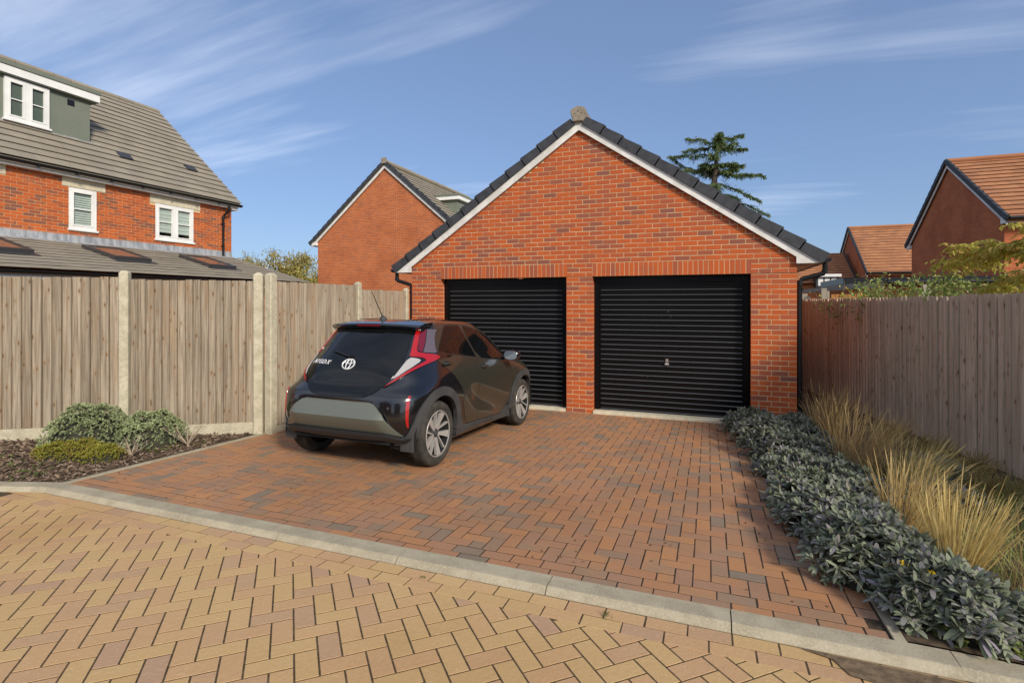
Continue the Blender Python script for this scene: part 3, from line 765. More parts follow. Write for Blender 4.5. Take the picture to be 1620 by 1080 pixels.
def window(parent, F, w, h, lights=2, bar=True, blind=None, fr=.07, name='window'):
    """F(u, v, d): u along, v up, d outwards. A white casement with its panes as sub-parts"""
    m = MB()
    def bx(u0, u1, v0, v1, d0, d1):
        vs = [F(u, v, d) for d in (d0, d1) for u, v in ((u0,v0),(u1,v0),(u1,v1),(u0,v1))]
        m.add(vs, [(0,3,2,1),(4,5,6,7),(0,1,5,4),(1,2,6,5),(2,3,7,6),(3,0,4,7)])
    bx(0, w, 0, fr, -.04, .02); bx(0, w, h-fr, h, -.04, .02); bx(0, fr, fr+.001, h-fr-.001, -.04, .02); bx(w-fr, w, fr+.001, h-fr-.001, -.04, .02)
    lw = (w - 2*fr - (lights-1)*fr*1.5)/lights; us = []
    for i in range(lights):
        u0 = fr + i*(lw + fr*1.5); us.append(u0)
        if i: bx(u0 - fr*1.5, u0, fr+.001, h-fr-.001, -.04, .022)
        s = .035
        bx(u0+.001, u0+lw-.001, fr+.002, fr+s, -.03, .030); bx(u0+.001, u0+lw-.001, h-fr-s, h-fr-.002, -.03, .030)
        bx(u0+.001, u0+s, fr+s+.001, h-fr-s-.001, -.03, .030); bx(u0+lw-s, u0+lw-.001, fr+s+.001, h-fr-s-.001, -.03, .030)
        if bar: bx(u0+s+.001, u0+lw-s-.001, h*.5-.011, h*.5+.011, -.03, .010)
    bx(-.03, w+.03, -.045, -.002, -.04, .06)
    wo_ = m.build(name, M_WHITE, parent)
    for u0 in us:
        m = MB(); m.add([F(a, b, -.02) for a, b in ((u0+.034,fr+.034),(u0+lw-.034,fr+.034),(u0+lw-.034,h-fr-.034),(u0+.034,h-fr-.034))], [(0,1,2,3)]); m.build('pane', M_GLASSW, wo_)
        m = MB()
        if blind:
            kind, v0 = blind
            if kind == 'slat':
                v = h - fr - .04
                while v > v0:
                    m.add([F(u0+.03, v, -.055), F(u0+lw-.03, v, -.055), F(u0+lw-.03, v-.05, -.035), F(u0+.03, v-.05, -.035)], [(0,1,2,3)]); v -= .055
            else:
                v = h - fr - .02
                while v > v0:
                    m.add([F(u0+.02, v, -.05), F(u0+lw-.02, v, -.05), F(u0+lw-.02, v-.09, -.036), F(u0+.02, v-.09, -.036), F(u0+lw-.02, v-.10, -.05), F(u0+.02, v-.10, -.05)], [(0,1,2,3),(3,2,4,5)]); v -= .10
            m.build('blind', M_BLIND, wo_)
        m = MB(); bx(u0+.02, u0+lw-.02, fr+.02, h-fr-.02, -.30, -.28); m.build('room_dark', M_ROOM, wo_)
    return wo_
M_BLIND = simple_noise_mat('blind_fabric', (.66,.66,.56), (.72,.72,.62), 3, rough=.8, bump_s=0)
M_ROOM = mat('dim_room', (.05,.045,.04), .9)
M_GLASSW = mat('pane_glass', (1,1,1), .02, spec=.6)
t = M_GLASSW.node_tree; b_ = t.nodes['Principled BSDF']
tr = N(t, 'ShaderNodeBsdfTransparent'); tr.inputs[0].default_value = (.72,.78,.80,1); gl = N(t, 'ShaderNodeBsdfGlossy', inp={'Roughness': .02}); fr_ = N(t, 'ShaderNodeLayerWeight', inp={'Blend': .10})
mx = N(t, 'ShaderNodeMixShader'); L(t, fr_.outputs['Fresnel'], mx.inputs[0]); L(t, tr.outputs[0], mx.inputs[1]); L(t, gl.outputs[0], mx.inputs[2]); L(t, mx.outputs[0], t.nodes['Material Output'].inputs[0])
# ---- house on the left
XF = -9.2; YE = 4.1; YS = -7.5
house = thing('brick_house', (XF-3.5, 0, 0), 'orange brick house with grey-green dormer and tiled lean-to behind the left fence', 'house')
m = MB(); wr = .10
W1 = (-.49, .12, 3.62, 4.61); W2 = (1.62, 2.77, 3.61, 4.60); W0 = (-2.75,-1.95, 3.62, 4.61)
zs_ = [(-.1, 3.62), (3.62, 4.60), (4.60, 4.95)]
XB = XF - .006
m.box(XB-.3, XB, YS, YE, -.1, 3.61)
cuts = [YS, W0[0], W0[1], W1[0], W1[1], W2[0], W2[1], YE]
for i in range(0, len(cuts)-1, 2): m.box(XB-.3, XB, cuts[i], cuts[i+1], 3.61, 4.605)
m.box(XB-.3, XB, YS, YE, 4.605, 4.98)
m.prism([(XB-.3,-.1),(-16.5,-.1),(-16.5,4.98),(-12.75,8.38),(XF+.0-.006,4.98),(XB-.3,4.98)], YE-.3, YE-.004, lambda u, v, d: (u, d, v))
m.prism([(XB-.3,-.1),(-16.5,-.1),(-16.5,4.98),(-12.75,8.38),(XF+.0-.006,4.98),(XB-.3,4.98)], YS+.004, YS+.3, lambda u, v, d: (u, d, v))
wallA = m.build('wall', M_MORTAR, house)
bl = []
def inrect(y0, y1, z, r): return z+.03 > r[2] and z-.03 < r[3] and y1 > r[0] and y0 < r[1]
holes = [W0, W1, W2, (-.635,.325,4.62,4.835), (1.465,2.985,4.60,4.83), (-3.0,-1.70,4.63,4.87)]
zc = 3.30; c = 0
while zc < 4.95:
    y = -4.2 + (.1125 if c % 2 else 0)
    while y < YE:
        segs = [(y, min(y + .215, YE))]
        for h_ in holes:
            ns = []
            for a, b in segs:
                if inrect(a, b, zc, h_):
                    if a < h_[0] - .03: ns.append((a, h_[0]-.004))
                    if b > h_[1] + .03: ns.append((h_[1]+.004, b))
                else: ns.append((a, b))
            segs = ns
        for a, b in segs:
            if b - a > .035: bl.append(T(XF - .03 + random.gauss(0,.001), (a+b)/2, zc, 0, .06, b-a, .065))
        y += .225
    zc += .075; c += 1
field('brick', UNIT, bl, M_BRICKA, wallA, 300, 'brickwork')
def FA_(y0, z0): return lambda u, v, d: (XF - .02 + d, y0 + u, z0 + v)
window(house, FA_(W1[0], W1[2]), W1[1]-W1[0], W1[3]-W1[2], 1, True, ('slat', .1))
window(house, FA_(W2[0], W2[2]), W2[1]-W2[0], W2[3]-W2[2], 2, True, ('fold', .28))
window(house, FA_(W0[0], W0[2]), W0[1]-W0[0], W0[3]-W0[2], 1, True, ('slat', .1))
for (y0, y1, z0, z1, sp) in ((-.63,.32,4.625,4.83,0), (1.47,2.98,4.605,4.825,1), (-2.99,-1.71,4.635,4.865,0)):
    if sp:
        for a, b in ((y0, (y0+y1)/2-.003), ((y0+y1)/2+.003, y1)):
            m = MB(); m.box(XF-.08, XF+.012, a, b, z0, z1); m.build('lintel', M_STONE, house)
    else:
        m = MB(); m.box(XF-.08, XF+.012, y0, y1, z0, z1); m.build('lintel', M_STONE, house)
# eaves, gutter, roof
XE = XF + .24; RZ, RX = 8.42, -12.72; SL = (RZ-5.0)/(XE-RX)
m = MB(); m.box(XF-.1, XF+.15, YS, YE+.02, 4.84, 4.855); m.box(XF+.152, XF+.172, YS, YE+.10, 4.835, 4.99); m.box(XF-.3, XF+.15, YE-.1, YE+.14, 4.80, 4.838)
m.build('fascia', M_WHITE, house)
m = MB(); gx = XF + .235
arc = [(gx + .06*math.cos(a), 4.965 + .06*math.sin(a)) for a in [math.pi + math.pi*k/8 for k in range(9)]]
m.prism(arc + [(gx+.05,4.97),(gx-.05,4.97)], YS, YE+.19, lambda u, v, d: (u, d, v)); m.build('gutter', M_BLACKP, house, True)
y = -3.6
while y < YE:
    m = MB(); m.box(gx-.07, gx+.068, y, y+.035, 4.885, 4.93); m.build('gutter_bracket', M_BLACKP, house); y += .78
m = MB(); m.tube([(gx, 3.82, 4.93), (gx, 3.82, 4.74), (gx-.03, 3.80, 4.70), (XF+.08, 3.76, 4.58), (XF+.055, 3.75, 4.52), (XF+.055, 3.75, 3.30)], .036, 10)
m.tube([(XF+.055,3.75,4.55),(XF+.055,3.75,4.48)], .044, 10); m.box(XF, XF+.10, 3.70, 3.80, 4.3, 4.32); m.box(XF, XF+.10, 3.70, 3.80, 3.6, 3.62)
m.build('downpipe', M_BLACKP, house, True)
nrm = Vector((SL, 0, 1)).normalized(); Sv = Vector((RX-XE, 0, RZ-5.0)); ls = Sv.length
m = MB()
for s in (1, -1):
    X = lambda x: RX + s*(x-RX)
    a = [(X(XE), YS, 4.985), (X(XE), YE+.15, 4.985), (X(RX), YE+.15, RZ-.015), (X(RX), YS, RZ-.015)]
    m.add(a + [(p[0], p[1], p[2]-.1) for p in a], [(0,1,2,3),(7,6,5,4),(0,4,5,1),(1,5,6,2),(2,6,7,3),(3,7,4,0)])
roofA = m.build('roof', M_TILE, house)
DX, DY1, DZ0, DZ1 = -10.05, .47, 5.95, 7.10
slope_tiles(roofA, (XE, YS, 5.0), (0,1,0), Sv, YE+.17-YS, ls, M_TILE, 300, gauge=.285, skip=lambda c: c.y < DY1 - .05 and c.z > DZ0 + .05 and c.x > -12.4 and False)
m = MB()
for q in range(26): m.tube([(RX, YS + q*.45, RZ+.02), (RX, YS + q*.45 + .44, RZ+.02)], .10, 8)
m.build('ridge_tiles', M_TILE, roofA, True)['kind'] = 'stuff'
for (yy, ss) in ((1.21, 1.23), (3.33, 1.51)):
    c = Vector((XE, yy, 5.0)) + Sv.normalized()*ss
    M = Matrix(((0, Sv.normalized().x, nrm.x, 0), (1, 0, 0, 0), (0, Sv.normalized().z, nrm.z, 0), (0,0,0,1))); M.translation = c + nrm*.06
    m = MB(); m.mbox(M, .34, .26, .03); m.build('vent_tile', M_VERGE, roofA)
# dormer
m = MB(); m.box(-12.6, DX, -4.6, DY1, 5.6, DZ1)
dormer = m.build('dormer', M_RENDER, house)
m = MB(); m.box(-12.6, DX+.14, -4.6, DY1+.16, DZ1+.02, DZ1+.21); m.build('dormer_fascia', M_WHITE, dormer)
m = MB(); m.box(-12.6, DX+.12, -4.6, DY1+.145, DZ1-.0, DZ1+.019); m.build('dormer_soffit', M_RENDER, dormer)
m = MB(); m.box(-12.6, DX+.17, -4.6, DY1+.19, DZ1+.212, DZ1+.30); m.build('dormer_roof', M_RENDER, dormer)
m = MB(); m.prism([(DX+.004, DZ0+.10),(DX+.02, DZ0+.10),(DX+.02, DZ0-.02),(DX+.17, DZ0-.085),(DX+.17,DZ0-.11),(DX+.004, DZ0-.05)], -4.6, DY1+.25, lambda u, v, d: (u, d, v)); m.build('dormer_flashing', M_LEAD, dormer)
window(dormer, lambda u, v, d: (DX + .03 + d, -1.34 + u, 6.10 + v), .88, .98, 2, True, ('fold', .1), .075)
m = MB(); m.box(DX+.001, DX+.02, -.05, .10, 6.86, 7.0); m.build('extract_vent', M_BLACKP, dormer)
# lean-to
LX, LZ, LE = XF + 3.1, 2.44, YE + .0
m = MB(); m.prism([(XF,3.24),(LX,LZ-.05),(LX,LZ-.15),(LX-.25,LZ-.15),(LX-.25,-.1),(XF,-.1)], YS, LE-.05, lambda u, v, d: (u, d, v))
lean = m.build('lean_to', M_BRICKC, house)
Sl = Vector((XF-LX, 0, 3.27-LZ))
slope_tiles(lean, (LX+.08, YS, LZ-.022), (0,1,0), Sl, LE-YS, Sl.length+.05, M_TILE, 200, gauge=.30, tilt=.07)
m = MB(); m.box(LX+.02, LX+.04, YS, LE, LZ-.2, LZ-.05); m.build('fascia', M_WHITE, lean)
m = MB(); arc = [(LX+.11 + .06*math.cos(a), LZ-.05 + .06*math.sin(a)) for a in [math.pi + math.pi*k/8 for k in range(9)]]
m.prism(arc + [(LX+.16,LZ-.045),(LX+.06,LZ-.045)], YS, LE+.05, lambda u, v, d: (u, d, v)); m.build('gutter', M_BLACKP, lean, True)
m = MB(); m.prism([(XF+.003,3.46),(XF+.018,3.46),(XF+.02,3.31),(XF+.22,3.245),(XF+.22,3.225),(XF+.003,3.28)], YS, YE+.005, lambda u, v, d: (u, d, v)); m.build('flashing', M_LEAD, house)
sln = Vector((.83,0,3.1)).normalized(); sd_ = Sl.normalized()
M_SKYL = mat('rooflight_glass', (.17,.115,.08), .14, spec=.5)
M_SKYF = mat('rooflight_frame', (.06,.058,.06), .45, .3)
for k, (yc, xc_) in enumerate(((-2.6, -7.85), (-.24, -7.88), (2.05, -7.75))):
    c = Vector((xc_, yc, 3.27 - (xc_-XF)*(3.27-LZ)/3.1))
    M = Matrix(((0, sd_.x, sln.x, 0), (1, 0, 0, 0), (0, sd_.z, sln.z, 0), (0,0,0,1))); M.translation = c + sln*.075
    m = MB(); wv, hv = .78, 1.18
    for u, v, a, b in ((-wv/2, 0, .07, hv), (wv/2, 0, .07, hv)): m.mbox(M @ Matrix.Translation((u, v, 0)), a, b, .09)
    for u, v, a, b in ((0, -hv/2+.04, wv-.072, .08), (0, hv/2-.04, wv-.072, .08)): m.mbox(M @ Matrix.Translation((u, v, .002)), a, b, .085)
    m.mbox(M @ Matrix.Translation((0, -hv/2-.09, -.035)), wv+.15, .18, .012)
    sk = m.build('rooflight', M_SKYF, lean)
    m = MB(); m.mbox(M @ Matrix.Translation((0, 0, .005)), wv-.073, hv-.162, .04); m.build('pane', M_SKYL, sk)
# ---- house behind the garage
YB, BX0, BXC, BZE, BZA = 12.3, -12.84, -8.92, 4.80, 8.12
hb = thing('brick_house', (BXC, YB, 0), 'red brick gable house with grey tiles rising behind the garage', 'house')
BX1 = 2*BXC - BX0
m = MB(); m.prism([(BX0,-.1),(BX1,-.1),(BX1,BZE),(BXC,BZA),(BX0,BZE)], YB, YB+9, lambda u, v, d: (u, d, v)); m.build('wall', M_BRICKB, hb)
m = MB(); sb = (BZA-BZE)/(BXC-BX0)
for s in (-1, 1):
    X = lambda x: BXC + s*(x-BXC)
    a = [(X(BX0-.35), YB-.09, BZE-.35*sb+.16), (X(BX0-.35), YB+9.1, BZE-.35*sb+.16), (X(BXC), YB+9.1, BZA+.16), (X(BXC), YB-.09, BZA+.16)]
    m.add(a + [(p[0], p[1], p[2]-.05) for p in a], [(0,1,2,3),(7,6,5,4),(0,4,5,1),(1,5,6,2),(2,6,7,3),(3,7,4,0)])
rb = m.build('roof', M_TILE, hb)
slope_tiles(rb, (BX1+.35, YB-.08, BZE-.35*sb+.17), (0,1,0), (BXC-BX1-.35, 0, BZA-BZE+.35*sb), 9.1, Vector((BXC-BX1-.35, 0, BZA-BZE+.35*sb)).length, M_TILE, 0, gauge=.30)
for s in (-1, 1):
    X = lambda x: BXC + s*(x-BXC)
    verge(hb, (X(BX0-.38), YB-.12, BZE-.38*sb+.19), (X(BXC), YB-.12, BZA+.19), (0,-1,0), .16, 15)
    barge(hb, (X(BX0-.30), YB-.085, BZE-.30*sb+.175), (X(BXC), YB-.085, BZA+.175), (0,-1,0), .2)
    m = MB(); x0, x1 = sorted((X(BX0-.30), X(BX0-.005))); m.box(x0, x1, YB-.11, YB+9, BZE-.16, BZE+.0); m.build('box_end', M_WHITE, hb)
m = MB(); m.mbox(Matrix.Translation((BXC, YB-.13, BZA+.30)), .26, .1, .26); m.build('ridge_end_cap', M_CAP, hb)
m = MB(); m.tube([(BXC, YB-.06, BZA+.28), (BXC, YB+9, BZA+.28)], .11, 8); m.build('ridge_tiles', M_TILE, hb)
# dormers of that house
m = MB(); m.box(-8.1, -6.25, YB+2.1, YB+5.2, 5.2, 6.82); d1 = m.build('dormer', M_RENDER, hb)
m = MB(); m.box(-8.1, -6.08, YB+1.94, YB+5.3, 6.84, 7.02); m.build('dormer_fascia', M_WHITE, d1)
m = MB(); m.box(-8.1, -6.05, YB+1.90, YB+5.3, 7.022, 7.10); m.build('dormer_roof', M_RENDER, d1)
m = MB(); m.prism([(-12.35,5.2),(-12.35,6.5),(-11.4,7.42),(-9.6,7.42),(-9.6,5.2)], YB+1.6, YB+4.4, lambda u, v, d: (u, d, v)); d2 = m.build('dormer', M_RENDER, hb)
slope_tiles(d2, (-12.55, YB+1.4, 6.33), (0,1,0), (1.05,0,1.02), 3.2, 1.5, M_TILE, 0, gauge=.28)
# ---- houses on the right
def side_house(X0, X1, Y0, Y1, ze, za, label, tiles=True):
    h = thing('brick_house', ((X0+X1)/2, (Y0+Y1)/2, 0), label, 'house'); yc = (Y0+Y1)/2; sl = (za-ze)/(yc-Y0)
    m = MB(); m.prism([(Y0,-.1),(Y1,-.1),(Y1,ze),(yc,za),(Y0,ze)], X0, X0+.3, lambda u, v, d: (d, u, v)); m.build('gable_wall', M_BRICKC, h)
    m = MB(); m.box(X0+.301, X1, Y0+.002, Y0+.3, -.1, ze);
    m.build('front_wall', M_BRICKB, h)
    m = MB()
    for s in (-1, 1):
        Y = lambda y: yc + s*(y-yc)
        a = [(X0-.09, Y(Y0-.35), ze-.35*sl+.15), (X1, Y(Y0-.35), ze-.35*sl+.15), (X1, yc, za+.15), (X0-.09, yc, za+.15)]
        m.add(a + [(p[0], p[1], p[2]-.06) for p in a], [(0,1,2,3),(7,6,5,4),(0,4,5,1),(1,5,6,2),(2,6,7,3),(3,7,4,0)])
    rf = m.build('roof', M_TILEB, h)
    S = Vector((0, yc-Y0+.35, za-ze+.35*sl))
    slope_tiles(rf, (X0-.08, Y0-.36, ze-.35*sl+.16), (1,0,0), S, X1-X0, S.length, M_TILEB, 0, gauge=.33)
    for s in (-1, 1):
        Y = lambda y: yc + s*(y-yc)
        verge(h, (X0-.12, Y(Y0-.40), ze-.40*sl+.18), (X0-.12, yc, za+.18), (-1,0,0), .17, 14)
        barge(h, (X0-.085, Y(Y0-.33), ze-.33*sl+.165), (X0-.085, yc, za+.165), (-1,0,0), .18)
        y0, y1 = sorted((Y(Y0-.33), Y(Y0-.006))); m = MB(); m.box(X0-.10, X1, y0, y1, ze-.15, ze-.0); m.build('eaves_box', M_WHITE, h)
    m = MB(); m.tube([(X0-.05, Y0-.42, ze-.02), (X1, Y0-.42, ze-.02)], .06, 8); m.build('gutter', M_BLACKP, h)
    m = MB(); m.tube([(X0-.12, yc, za+.24), (X1, yc, za+.24)], .1, 8); m.build('ridge_tiles', M_TILEB, h)
    return h
side_house(13.8, 26, 12.05, 20.0, 4.42, 6.98, 'red brick house with brown roof at the right edge, gable in shade')
hd = side_house(14.1, 27, 28.4, 36.6, 3.62, 6.62, 'farther brick house with brown roof left of the right edge house')
he = thing('brick_house', (11.5, 33, 0), 'low brown-roofed wing farthest back beside the garage eaves', 'house')
m = MB(); m.prism([(30.0,-.1),(36.5,-.1),(36.5,3.1),(33.3,5.05),(30.0,3.1)], 7.5, 14.0, lambda u, v, d: (d, u, v)); m.build('wall', M_BRICKB, he)
m = MB(); 
for s in (0, 1):
    ya = 29.7 if s == 0 else 36.8
    m.add([(7.4,ya,3.05),(14.0,ya,3.05),(14.0,33.3,5.22),(7.4,33.3,5.22)], [(0,1,2,3)])
rf = m.build('roof', M_TILEB, he)
slope_tiles(rf, (7.4,29.65,3.06), (1,0,0), (0,3.6,2.17), 6.6, 4.2, M_TILEB, 0, gauge=.33)
verge(he, (13.9,29.6,3.05), (13.9,33.3,5.2), (1,0,0), .14, 12)
m = MB(); m.box(11.4, 12.9, 29.0, 30.2, 3.45, 3.62); po = m.build('dormer_canopy', M_WHITE, he)
m = MB(); m.box(11.55, 12.75, 29.2, 30.2, 2.8, 3.449); m.build('dormer_cheek', M_VERGE, he)
for q in range(3):
    m = MB(); m.box(11.66+q*.36, 11.94+q*.36, 29.17, 29.2, 2.9, 3.38); m.build('window', M_WHITE, he)
# neighbour's flat-roofed outbuilding behind the right fence
ob = thing('outbuilding', (12, 10.5, 0), 'flat-roofed outbuilding with black fascia behind the right fence', 'outbuilding')
m = MB(); m.box(9.1, 19, 9.25, 12, -.1, 2.3); m.build('wall', M_BRICKB, ob)
m = MB(); m.box(8.85, 19.2, 8.98, 12.3, 2.36, 2.54); m.build('fascia', M_BLACKP, ob)
m = MB(); m.tube([(9.9, 8.9, 2.40), (19.2, 8.9, 2.40)], .06, 8); m.build('gutter', M_BLACKP, ob, True)
m = MB(); m.prism([(7.75,2.20),(8.95,2.36),(9.75,2.38),(9.75,2.26),(8.0,2.13),(7.75,2.12)], 8.70, 8.88, lambda u, v, d: (u, d, v)); m.build('sloping_fascia', M_VERGE, ob)
sh = thing('wooden_shed', (9.2, 8.2, 0), 'orange stained boards of a shed behind the right fence', 'shed')
for q in range(14):
    m = MB(); m.box(8.42+q*.10, 8.512+q*.10, 8.3+random.gauss(0,.002), 8.32, -.1, 2.06); m.build('board', M_WOODO, sh)
m = MB(); m.box(8.40, 9.84, 8.325, 8.4, -.1, 2.05); m.build('back_panel', M_WOODO, sh)
M_POSTG = wood_mat('grey_post', (.36,.32,.26), (.26,.22,.17), (.2,.15,.1))
for k, (x, y, z1, lab) in enumerate(((7.55, 6.9, 2.06, 'grey timber post just right of the garage downpipe, behind the fence'), (7.93, 6.6, 2.19, 'taller grey timber post in front of the orange shed'), (9.6, 5.2, 2.22, 'grey timber post among the shrubs behind the right fence'))):
    m = MB(); m.box(x-.06, x+.06, y-.06, y+.06, -.1, z1); m.box(x+.065, x+.12, y-.04, y+.04, -.1, z1-.07); tag(m.build('timber_post', M_POSTG), lab, 'post', 'grey timber posts behind the right fence')
# ------------------------------------------------------------------ parked car (local frame: x forward, y left, z up, origin under the rear axle)
def pchip(xs, ys):
    xs = np.array(xs, float); ys = np.array(ys, float); h = np.diff(xs); dl = np.diff(ys)/h
    d = np.zeros_like(ys); d[0] = dl[0]; d[-1] = dl[-1]
    for i in range(1, len(xs)-1):
        if dl[i-1]*dl[i] > 0:
            w1 = 2*h[i]+h[i-1]; w2 = h[i]+2*h[i-1]; d[i] = (w1+w2)/(w1/dl[i-1]+w2/dl[i])
    def f(x):
        i = int(min(max(np.searchsorted(xs, x) - 1, 0), len(h)-1)); x = min(max(x, xs[0]), xs[-1])
        t = (x-xs[i])/h[i]
        return float((1+2*t)*(1-t)**2*ys[i] + t*(1-t)**2*h[i]*d[i] + t*t*(3-2*t)*ys[i+1] + t*t*(t-1)*h[i]*d[i+1])
    lo_, hi_ = float(xs[0]), float(xs[-1]); n_ = 1500; tab = [f(lo_ + (hi_-lo_)*k/n_) for k in range(n_+1)]; k_ = n_/(hi_-lo_)
    def g(x):
        u = (x-lo_)*k_
        if u <= 0: return tab[0]
        if u >= n_: return tab[n_]
        i = int(u); u -= i; return tab[i]*(1-u) + tab[i+1]*u
    return g
cW = pchip([.18,.30,.45,.60,.74,.84,.93,1.00,1.06,1.12,1.20,1.30,1.38,1.44,1.475,1.50,1.515,1.522], [.77,.815,.84,.85,.852,.848,.832,.805,.775,.745,.71,.668,.632,.60,.565,.48,.34,.05])
cXR = pchip([.18,.28,.36,.45,.55,.66,.74,.79,.84,.92,1.05,1.17,1.30,1.40,1.45,1.48,1.50,1.515,1.522], [-.36,-.47,-.53,-.565,-.58,-.575,-.565,-.53,-.49,-.465,-.395,-.285,-.155,-.05,.0,.05,.16,.38,.70])
cLR = pchip([.2,.5,.75,.9,1.05,1.2,1.4,1.5,1.522], [.50,.52,.55,.75,.80,.62,.5,.5,.3])
cNR = pchip([.2,.5,.75,.9,1.05,1.2,1.4,1.522], [4.2,5.0,4.6,3.5,3.2,3.1,3.3,3.0])
cXF = pchip([.18,.30,.5,.7,.84,.92,.98,1.03,1.10,1.20,1.30,1.40,1.46,1.50,1.515,1.522], [2.95,3.06,3.09,3.05,2.95,2.75,2.50,2.28,2.17,2.03,1.88,1.68,1.50,1.22,1.0,.85])
cLF = pchip([.2,.7,.95,1.05,1.4,1.522], [.7,.7,.75,.7,.6,.15])
HUBR, HUBF, RW = (0.0, .334), (2.385, .334), .334
def sst(a, b, x):
    t = min(max((x-a)/(b-a), 0), 1); return t*t*(3-2*t)
def side_y(x, z):
    W, xr, Lr, n, xf, Lf = cW(z), cXR(z), cLR(z), cNR(z), cXF(z), cLF(z)
    if x < xr + Lr:
        q = min(max((x-xr)/Lr, 0.0), 1.0); y = W*max(1-(1-q)**n, 0)**(1/n)
    elif x > xf - Lf:
        q = min(max((xf-x)/Lf, 0.0), 1.0); y = W*max(1-(1-q)**3.2, 0)**(1/3.2)
    else: y = W
    y *= 1 - .018*((x-1.15)/1.6)**2
    # door sculpture: hollow under a crease falling towards the front wheel
    zc = .79 - (x-.75)*.27
    wx = sst(.55, 1.0, x)*(1-sst(1.75, 2.05, x))
    t = (zc - z)/.33
    if 0 < t < 1: y -= .045*wx*math.sin(math.pi*min(t*1.0,1))*(1-t)**.35
    y += .022*math.exp(-((x-.0)/.42)**2)*sst(.45,.72,z)*(1-sst(.88,1.02,z))
    y += .016*math.exp(-((x-2.4)/.4)**2)*sst(.45,.72,z)*(1-sst(.82,.95,z))
    return y
def rear_x(y, z):
    y = abs(y); lo = cXR(z); hi = lo + cLR(z) + .02
    if side_y(hi, z) < y: return hi
    for _ in range(24):
        mid = (lo+hi)/2
        if side_y(mid, z) < y: lo = mid
        else: hi = mid
    return hi
CAR = thing('parked_car', (0,0,0), 'black and khaki small hatchback parked facing the left garage door', 'car')
a_ = R(1.9)
fw = Vector((math.sin(a_), math.cos(a_), -K*math.cos(a_))).normalized(); lf = Vector((-math.cos(a_), math.sin(a_), -K*math.sin(a_))).normalized(); up = fw.cross(lf)
Oc = Vector((2.6,-3.74,.134)) + lf*.85
CAR.matrix_basis = Matrix(((fw.x, lf.x, up.x, Oc.x), (fw.y, lf.y, up.y, Oc.y), (fw.z, lf.z, up.z, Oc.z), (0,0,0,1)))
def cpart(mb, name, mats, parent=None, smooth=True):
    me = mb.mesh(name, mats, smooth) if isinstance(mb, MB) else mb
    o = bpy.data.objects.new(name, me); COL.objects.link(o); o.parent = parent or CAR; return o
M_CBLK = mat('car_black_paint', (.004,.004,.0055), .22, spec=.5, coat=1.0, coat_rough=.03)
M_CKHK = mat('car_khaki_paint', (.026,.026,.019), .28, .0, coat=.55, coat_rough=.04)
M_CINS = mat('car_khaki_insert', (.115,.125,.10), .4, .15, coat=.6, coat_rough=.12)
M_CGLS = mat('car_tinted_glass', (.004,.0045,.005), .02, spec=.42)
M_CPLA = simple_noise_mat('car_grey_plastic', (.042,.043,.045), (.058,.058,.058), 6, rough=.6, bump_s=.05)
M_CLIP = mat('car_black_plastic', (.018,.018,.019), .5)
M_CDRK = mat('car_underbody', (.006,.006,.006), .9)
M_TYRE = simple_noise_mat('tyre_rubber', (.030,.028,.025), (.058,.052,.043), 9, rough=.85, bump_s=.1)
M_ALLOY = mat('wheel_alloy', (.40,.385,.365), .32, .3)
M_RED = mat('tail_lamp_red', (.33,.004,.005), .12, spec=.6, coat=.8)
M_DRED = mat('tail_lamp_dark_red', (.13,.004,.012), .10, spec=.6, coat=.8)
M_SMOK = mat('tail_lamp_smoked', (.10,.075,.085), .10, spec=.6, coat=.8)
M_CLR = mat('tail_lamp_clear', (.36,.345,.335), .15, spec=.6, coat=.8)
M_MIRR = mat('mirror_glass', (.85,.87,.85), .03, 1.0)
# --- shell
zl = list(np.linspace(.20, 1.40, 42)) + [1.42,1.44,1.455,1.47,1.482,1.492,1.50,1.507,1.513,1.518,1.522]
rows_ = []; S2 = 40
for z in zl:
    W, xr, Lr, xf, Lf = cW(z), cXR(z), cLR(z), cXF(z), cLF(z)
    xs_ = []
    for k in range(27):
        ph = (k/26)*math.pi/2; xs_.append(xr + Lr*(1-math.cos(ph)**(2/cNR(z))) if k else xr)
    x0, x1 = xr + Lr, xf - Lf
    xs_ += [x0 + (x1-x0)*k/S2 for k in range(1, S2)]
    for k in range(21):
        ph = (1-k/20)*math.pi/2; xs_.append(xf - Lf*(1-math.cos(ph)**(2/3.2)) if k < 20 else xf)
    row = []
    for k, x in enumerate(xs_):
        if k <= 26:
            y = W*math.sin((k/26)*math.pi/2)**(2/cNR(z)) if k else 0.0
            yy = side_y(x, z) if k > 3 else y*(1-.018*((x-1.15)/1.6)**2)
            y = yy
        elif k >= 26 + S2: 
            kk = k - (26 + S2); y = side_y(x, z) if kk < 18 else W*math.sin((1-kk/20)*math.pi/2)**(2/3.2)
        else: y = side_y(x, z)
        row.append((x, y, z))
    rows_.append(row)
nc = len(rows_[0]); sh_ = MB(); 
V = []; idx = {}
for r, row in enumerate(rows_):
    for sgn in (-1, 1):
        for k, p in enumerate(row):
            if sgn == 1 and k in (0, nc-1): idx[(r,k,1)] = idx[(r,k,-1)]; continue
            idx[(r,k,sgn)] = len(V); V.append((p[0], sgn*p[1], p[2]))
Fc, MI = [], []
